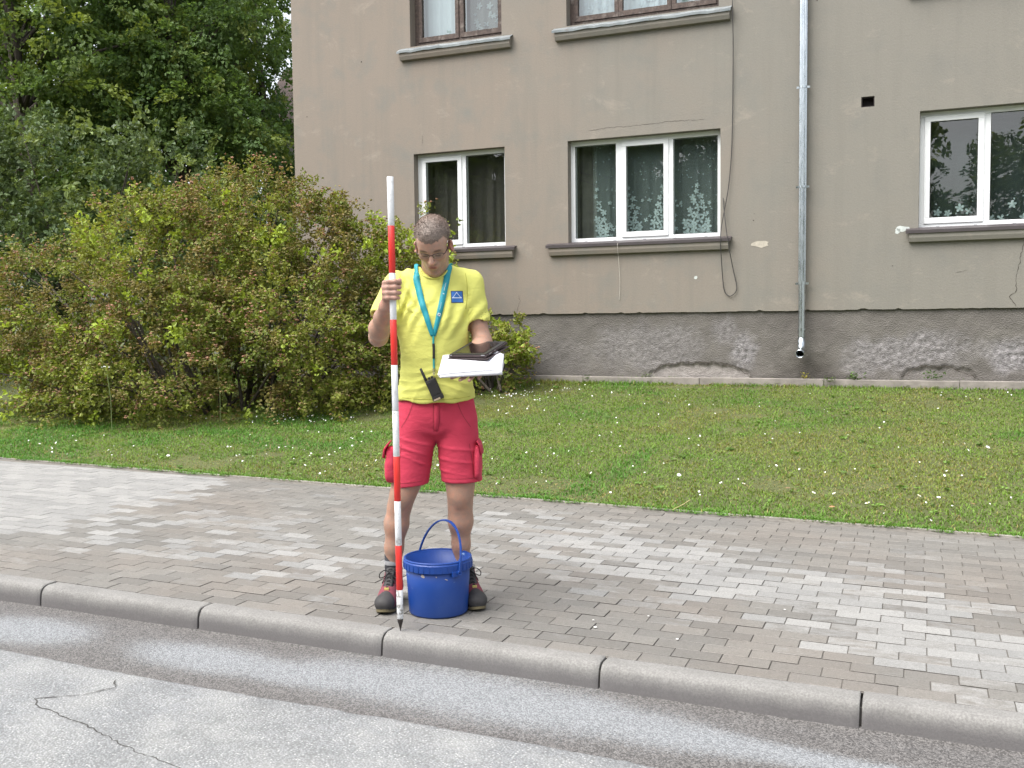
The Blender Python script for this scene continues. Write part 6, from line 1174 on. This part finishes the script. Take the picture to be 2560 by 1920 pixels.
strip3d('strap_shoulder', [(-0.0795, front_y(-0.0795, 1.585), 1.585), (-0.082, front_y(-0.08, 1.60), 1.602), (-0.083, -0.025, 1.628), (-0.080, 0.01, 1.642), (-0.07, 0.05, 1.64)], 0.026, teal, lan, 0.006); strip3d('strap_shoulder', [(0.0645, front_y(0.0645, 1.585), 1.585), (0.068, front_y(0.067, 1.60), 1.602), (0.072, -0.025, 1.628), (0.072, 0.01, 1.642), (0.064, 0.05, 1.64)], 0.026, teal, lan, 0.0045)
# print on the strap at picture right: tiny illegible lettering and a square logo
def rp_at(u):
    k = min(int(u * 4), 3); f_ = u * 4 - k; a_, b_ = RP[k], RP[k + 1]; return np.array([a_[0] + (b_[0] - a_[0]) * f_, a_[1] + (b_[1] - a_[1]) * f_]), unit(np.array([b_[0] - a_[0], b_[1] - a_[1]]))
def print_on(u, off, lw, lh, mat, nm='print'):
    c_, d_ = rp_at(u); s_ = np.array([d_[1], -d_[0]]); c_ = c_ + s_ * off; q = [c_ - d_ * lh / 2 - s_ * lw / 2, c_ - d_ * lh / 2 + s_ * lw / 2, c_ + d_ * lh / 2 + s_ * lw / 2, c_ + d_ * lh / 2 - s_ * lw / 2]; quad_on(nm, [tuple(p) for p in q], mat, lan, 0.0066, 2)
rr = random.Random(3)
for k in range(9): print_on(0.27 + k * 0.0115, rr.uniform(-.0006, .0006), 0.0045 * rr.uniform(.7, 1.1), 0.0019, printw)
print_on(0.41, 0.0, 0.007, 0.005, printw); print_on(0.413, 0.001, 0.003, 0.003, em_d)
for k in range(9): print_on(0.53 + k * 0.011, 0.001, 0.0024, 0.0018, printw)
print_on(0.69, 0, 0.0125, 0.0145, printw); quad = rp_at(0.69)[0]; print_on(0.69, -0.0005, 0.006, 0.007, em_d); print_on(0.703, 0.0035, 0.003, 0.004, em_d)
strip_on('strap_tail', [(0.0, 1.312), (-0.001, 1.27), (0.0, 1.20), (0.0, 1.152)], 0.0095, teal2, lan, 0.006); strip_on('buckle', [(0.0, 1.270), (0.0005, 1.235), (0.0, 1.200)], 0.0115, blk, lan, 0.0085)
cy_ = front_y(0.0, 1.13, 0.012); cb = MB()
for k, z_ in enumerate((1.150, 1.139, 1.128)): cb.tube([(0.0045 * math.cos(a) * (1 if k % 2 else 0.5), cy_ + 0.0045 * math.cos(a) * (0.4 if k % 2 else 1), z_ + 0.0065 * math.sin(a)) for a in np.linspace(0, 2 * math.pi, 13)[:-1]], 0.0013, 5, closed=True)
cb.build('clip', steel, lan, smooth=True)
rad = empty('handheld_radio'); rz_ = front_y(0.0, 1.06, 0.022); rad.location = P2W(0.001, rz_, 1.062); rad.rotation_euler = Matrix.Rotation(YAW, 3, 'Z').to_euler(); tag(rad, 'black handheld radio with stub antenna hanging at the man\'s waist', 'radio')
tl_ = math.radians(23); Rr = Matrix.Rotation(-tl_, 4, 'Y')                       # leaning: top towards picture left
radm = simple('radio_black', (0.018, 0.017, 0.018), 0.5, 0.15, 30, 0.1, 300); radg = simple('radio_grey', (0.09, 0.085, 0.085), 0.4)
def rbox(nm, x0, x1, y0, y1, z0, z1, mat, bev=0.003, parent=rad):
    b = MB().box(x0, x1, y0, y1, z0, z1); b.v = [tuple(Rr @ Vector(p)) for p in b.v]; return b.build(nm, mat, parent, bevel=bev)
rbox('case', -0.0255, 0.0255, -0.016, 0.016, -0.052, 0.046, radm, 0.006); rbox('front_panel', -0.020, 0.020, -0.0185, -0.0155, -0.030, 0.036, radm, 0.001); rbox('battery', -0.0265, 0.0265, -0.0165, 0.0168, -0.058, -0.034, radm, 0.004); rbox('label_strip', -0.022, 0.010, -0.0190, -0.0165, -0.056, -0.048, simple('label_tan', (0.42, 0.33, 0.24), 0.6), 0.0004); rbox('trim', -0.021, 0.0, -0.0192, -0.0184, 0.033, 0.0355, radg, 0.0003)
for x_ in (-0.003, 0.012):
    b = MB().lathe([(0.0058, 0.044), (0.0055, 0.055), (0.0045, 0.057), (0.0002, 0.057)], 14, (x_, 0, 0)); b.v = [tuple(Rr @ Vector(p)) for p in b.v]; b.build('knob', radm, rad, smooth=True)
b = MB().tube([(-0.020, 0, 0.040), (-0.020, 0, 0.06), (-0.0205, 0, 0.108), (-0.0205, 0, 0.110)], [0.0075, 0.0068, 0.0058, 0.004], 12); b.v = [tuple(Rr @ Vector(p)) for p in b.v]; b.build('antenna', radm, rad, smooth=True)

# ------------------------------------------------------------------ papers and tablet
paper_m = simple('white_paper', (0.66, 0.66, 0.70), 0.8, 0.02, 10)
pp = empty('paper_stack', P2W(0.18, -0.46, 1.152)); pp.rotation_euler = (0, 0, ROTP); tag(pp, 'sheaf of blank white papers held under the tablet', 'papers')
def sheet(nm, x0, x1, depth, z, sk, curl, fold=0.0, parent=pp, th=0.0012):
    """a sheet on the slope: local x right, y back; right end curls over"""
    b = MB(); nx, ny = 22, 8; V_ = []
    for i in range(nx + 1):
        for j in range(ny + 1):
            u, w = i / nx, j / ny; x_ = x0 + (x1 - x0) * u + sk * w; y_ = depth * w; z_ = z + y_ * 0.37 + 0.020 * (u - 0.5) - curl * max(0, u - 0.86) ** 2 * 60 * (0.4 + 0.6 * w) + 0.012 * math.sin(u * math.pi) * (1 - w) * 0.3 ; x2 = x_ - max(0, u - 0.93) ** 2 * curl * 20; V_.append((x2, y_, z_))
    F_ = [(i * (ny + 1) + j, (i + 1) * (ny + 1) + j, (i + 1) * (ny + 1) + j + 1, i * (ny + 1) + j + 1) for i in range(nx) for j in range(ny)]; b.add(V_, F_); o_ = b.build(nm, paper_m, parent, smooth=True, fix=False); md = o_.modifiers.new('t', 'SOLIDIFY'); md.thickness = th; md.offset = -1; return o_
for i, (x0_, x1_, dp, z_, sk, cu) in enumerate([(-0.139, 0.146, 0.21, 0.0, 0.01, 0.05), (-0.137, 0.143, 0.208, -0.003, 0.010, 0.02), (-0.136, 0.140, 0.205, -0.006, 0.009, 0.012), (-0.133, 0.141, 0.205, -0.009, 0.009, 0.006), (-0.130, 0.142, 0.202, -0.0125, 0.008, 0.002)]): sheet('sheet', x0_, x1_, dp, z_, sk, cu, th=0.0022)
b = MB(); V_ = []                                   # the folded front lip hanging down at the near edge
for i in range(13): u = i / 12; V_ += [(-0.128 + 0.27 * u, -0.001, -0.004 + 0.02 * (u - 0.5)), (-0.126 + 0.27 * u, -0.003, -0.012 + 0.02 * (u - 0.5) - 0.006 * u), (-0.124 + 0.268 * u, 0.004, -0.014 + 0.02 * (u - 0.5) - 0.010 * u)]
b.add(V_, [(3 * i + j, 3 * i + 3 + j, 3 * i + 4 + j, 3 * i + 1 + j) for i in range(12) for j in (0, 1)]); fl = b.build('folded_edge', paper_m, pp, smooth=True, fix=False); md = fl.modifiers.new('t', 'SOLIDIFY'); md.thickness = 0.001
tab = empty('tablet'); tag(tab, 'black tablet in a dark folding case lying on the papers', 'tablet')
A0 = np.array([0.084, -0.300, 1.222]); e1_ = np.array([0.166, -0.070, 0.000]); e2_ = np.array([0.103, 0.212, 0.052]); l1, l2 = np.linalg.norm(e1_), np.linalg.norm(e2_); u1 = e1_ / l1; u2 = unit(e2_ - u1 * (e2_ @ u1)); u3 = np.cross(u1, u2)
if u3[2] < 0: u3 = -u3
Mt = Matrix(((u1[0], u2[0], u3[0], A0[0]), (u1[1], u2[1], u3[1], A0[1]), (u1[2], u2[2], u3[2], A0[2]), (0, 0, 0, 1))); tab.matrix_world = Matrix.Translation((PO[0], PO[1], 0)) @ Matrix.Rotation(ROTP, 4, 'Z') @ Mt
tb_m = simple('tablet_black', (0.02, 0.018, 0.018), 0.45, 0.1, 20); cs_m = simple('case_leather', (0.045, 0.028, 0.03), 0.6, 0.15, 40, 0.25, 250); sc_t = NT('screen_glass'); sc_m = sc_t.fin((0.012, 0.010, 0.011), 0.06); al_m = simple('tablet_edge', (0.4, 0.4, 0.42), 0.3, 0.05, 10, Metallic=0.8)
def tbx(nm, x0, x1, y0, y1, z0, z1, m_, bev): return MB().box(x0, x1, y0, y1, z0, z1).build(nm, m_, tab, bevel=bev)
tbx('case', -0.003, l1 + 0.003, -0.003, l2 + 0.003, -0.012, -0.001, cs_m, 0.003); tbx('bezel', 0.001, l1 - 0.001, 0.001, l2 - 0.001, -0.001, 0.003, tb_m, 0.001); tbx('screen', 0.020, l1 - 0.020, 0.022, l2 - 0.022, 0.0031, 0.0036, sc_m, 0.0002)
b = MB(); fb = []
for y_ in np.linspace(-0.006, l2 + 0.006, 9):
    u = y_ / l2; fb += [(-0.006, y_, -0.016), (l1 * 0.5, y_, -0.017 - 0.004 * u), (l1 + 0.004, y_, -0.018 - 0.006 * max(0, u)), (l1 + 0.012, y_, -0.016 - 0.006 * max(0, u))]
b.add(fb, [(4 * i + j, 4 * i + 4 + j, 4 * i + 5 + j, 4 * i + 1 + j) for i in range(8) for j in range(3)]); fo = b.build('case_cover', cs_m, tab, smooth=True, fix=False); md = fo.modifiers.new('t', 'SOLIDIFY'); md.thickness = 0.004; md.offset = 0
for x0_, x1_ in ((0.004, 0.014), (l1 - 0.022, l1 - 0.004)): tbx('corner_clip', x0_, x1_, -0.0045, -0.0025, -0.003, 0.001, al_m, 0.0004)
for y0_, y1_ in ((0.03, 0.055), (0.09, 0.10), (0.13, 0.16), (0.19, 0.215)): tbx('side_button', l1 + 0.0025, l1 + 0.0045, y0_, y1_, -0.006, -0.002, tb_m if y0_ > .1 else al_m, 0.0004)

# ------------------------------------------------------------------ range pole
pole = empty('range_pole', (0.0538, -0.0436, GR * 0.0538 + 0.001)); pole.rotation_euler = (math.radians(0.18), math.radians(-0.12), 0); tag(pole, 'red and white banded survey pole resting on the kerb in the man\'s hand', 'survey pole')
red_m = simple('pole_red', (0.60, 0.028, 0.022), 0.4, 0.06, 25); wht_t = NT('pole_white'); v = wht_t.pos('obj'); n = wht_t.noise(v, 30, 6, 0.7); c = wht_t.mix(wht_t.ramp(n, 0.60, 0.72), (0.72, 0.73, 0.75), (0.5, 0.49, 0.46)); sx_ = wht_t.n('ShaderNodeSeparateXYZ'); wht_t.l(v, sx_.inputs[0]); low = wht_t.ramp(sx_.outputs[2], 0.05, 0.6, (1, 1, 1), (0.12, 0.12, 0.12)); c = wht_t.mix(wht_t.math('MULTIPLY', low, wht_t.ramp(n, 0.5, 0.58)), c, (0.2, 0.19, 0.17)); wht_m = wht_t.fin(c, 0.4)
tip_m = simple('iron_tip', (0.05, 0.042, 0.04), 0.5, 0.2, 40, Metallic=0.6)
def seg(nm, z0, z1, m_): return MB().lathe([(0.0001, z0), (0.0140, z0), (0.01445, z0 + 0.0006), (0.01445, z1 - 0.0006), (0.0140, z1), (0.0001, z1)], 28).build(nm, m_, pole, smooth=True)
MB().lathe([(0.0001, 0.0), (0.0016, 0.001), (0.0075, 0.028), (0.0125, 0.044), (0.0132, 0.052), (0.0132, 0.0552), (0.0001, 0.0555)], 20).build('tip', tip_m, pole, smooth=True)
zb = [0.056, 0.186, 0.386, 0.584, 0.783, 0.9855, 1.1855, 1.384, 1.586, 1.790, 2.0]
for i in range(10):
    o_ = seg('band', zb[i], zb[i + 1] - (0.0012 if i in (4,) else 0.0), red_m if i in (1, 3, 6, 8) else wht_m); o_.data.set_sharp_from_angle(angle=math.radians(40))
b = MB().lathe([(0.0001, -0.0006), (0.002, -0.0004), (0.003, 0.0)], 10); b.v = [(x_, -0.0147 + z_, 0.975 + y_) for x_, y_, z_ in b.v]; b.build('rivet', steel, pole)

# ------------------------------------------------------------------ bucket
bx, by = P2W(0.0025, -0.125, 0)[:2]
bk = empty('bucket', (bx, by, GR * bx - 0.0015)); bk.rotation_euler = (0, 0, ROTP); tag(bk, 'scuffed blue plastic bucket with raised handle standing on the pavers', 'bucket')
bt = NT('blue_plastic'); v = bt.pos('obj'); n = bt.noise(v, 5, 4); c = bt.mix(n, (0.004, 0.042, 0.235), (0.006, 0.052, 0.275)); sc = bt.noise(bt.pos('obj', (1, 1, 2.2)), 13, 6, 0.65); c = bt.mix(bt.ramp(sc, 0.66, 0.74), c, (0.2, 0.3, 0.5)); dust = bt.noise(v, 2.5, 5); c = bt.mix(bt.math('MULTIPLY', bt.ramp(dust, 0.5, 0.75), 0.15), c, (0.16, 0.22, 0.36)); blue_m = bt.fin(c, bt.ramp(n, 0.3, 0.7, (0.42,) * 3, (0.56,) * 3), bt.bump(bt.noise(v, 60, 3), 0.05, 0.003))
R0, R1, BH = 0.1395, 0.1545, 0.262
MB().lathe([(0.0001, 0.004), (R0 - 0.012, 0.004), (R0 - 0.004, 0.0), (R0, 0.008), (R0 + (R1 - R0) * 0.5, BH * 0.5), (R1, BH - 0.002), (R1 - 0.003, BH - 0.002), (R0 + (R1 - R0) * 0.5 - 0.003, BH * 0.5), (R0 - 0.003, 0.012), (0.0001, 0.012)], 72).build('shell', blue_m, bk, smooth=True)
rim = MB().lathe([(R1 + 0.0015, BH - 0.046), (R1 + 0.008, BH - 0.046), (R1 + 0.0095, BH - 0.012), (R1 + 0.0075, BH - 0.009), (R1 + 0.006, BH - 0.007), (R1 + 0.007, BH), (R1 + 0.003, BH + 0.003), (R1 - 0.002, BH + 0.001), (R1 - 0.003, BH - 0.02), (R1 + 0.0015, BH - 0.046)], 72).build('rim', blue_m, bk, smooth=True)
rim.data.set_sharp_from_angle(angle=math.radians(35)); rb = MB()
for k in range(36):
    a = 2 * math.pi * k / 36; c_, s_ = math.cos(a), math.sin(a); r0_, r1_ = R1 + 0.007, R1 + 0.0108; w = 0.0012; rb.hexa([(r_ * c_ - q * s_, r_ * s_ + q * c_, z_) for z_ in (BH - 0.045, BH - 0.016) for r_ in (r0_, r1_) for q in (-w, w)])
tag(rb.build('rim_ribs', blue_m, rim), kind='stuff')
pa = math.atan2(-0.126, 0.103); hp = MB()
for s_ in (0, 1):
    a = pa + math.pi * s_; c_, q = math.cos(a), math.sin(a); lug = MB()
    lug.hexa([((R1 + r_) * c_ - w * q, (R1 + r_) * q + w * c_, z_) for z_ in (BH - 0.066, BH - 0.040) for r_ in (0.002, 0.013) for w in (-0.034, 0.014)]); lug.build('handle_lug', blue_m, bk, bevel=0.002)
    ln = MB().lathe([(0.0045, 0.0), (0.0105, 0.0), (0.0105, 0.012), (0.0045, 0.012), (0.0045, 0.0)], 18); ln.v = [((R1 + 0.010 + z_) * c_ - x_ * q, (R1 + 0.010 + z_) * q + x_ * c_, BH - 0.048 + y_) for x_, y_, z_ in ln.v]; ln.build('pivot', blue_m, bk, smooth=False)
HVt = []; nH = 33; lean = 0.055
for k in range(nH):
    th = math.pi * k / (nH - 1); r_ = (R1 + 0.0155) * math.cos(th); up = 0.213 * math.sin(th) ** 0.9 if 0 < k < nH - 1 else 0.0; ln_ = lean * math.sin(th); HVt.append(Vector((r_ * math.cos(pa) - ln_ * math.sin(pa), r_ * math.sin(pa) + ln_ * math.cos(pa), BH - 0.048 + up)))
hb = MB(); Vh = []
dirx = Vector((-math.sin(pa), math.cos(pa), 0))
for k, p in enumerate(HVt):
    t_ = (HVt[min(k + 1, nH - 1)] - HVt[max(k - 1, 0)]).normalized(); n_ = dirx.cross(t_).normalized(); w = 0.0065 if 11 < k < 21 else 0.0048; h_ = 0.0035
    for a_, b_ in ((-w, -h_), (w, -h_), (w, h_), (-w, h_)): Vh.append(p + dirx * a_ + n_ * b_)
hb.add(Vh, [(4 * k + j, 4 * k + (j + 1) % 4, 4 * k + 4 + (j + 1) % 4, 4 * k + 4 + j) for k in range(nH - 1) for j in range(4)] + [(0, 1, 2, 3), tuple(4 * (nH - 1) + j for j in (3, 2, 1, 0))]); hb.build('handle', blue_m, bk, bevel=0.0012)
chipm = simple('dried_plaster', (0.42, 0.37, 0.33), 0.9, 0.1, 50)
for az, z_, w, h_ in ((-1.98, 0.200, 0.010, 0.009), (-1.55, 0.2, 0.003, 0.003), (-1.25, 0.186, 0.010, 0.002)):
    P_ = []; rr = random.Random(int(az * 10))
    for k in range(9): a = 2 * math.pi * k / 9; q = rr.uniform(0.6, 1.2); zz = z_ + h_ * q * math.sin(a) - 0.4 * w * q * math.cos(a); r_ = R0 + (R1 - R0) * zz / BH + 0.0008; aa = az + w * q * math.cos(a) / r_; P_.append((r_ * math.cos(aa), r_ * math.sin(aa), zz))
    MB().add(P_, [tuple(range(9))]).build('plaster_splash', chipm, bk, fix=False)
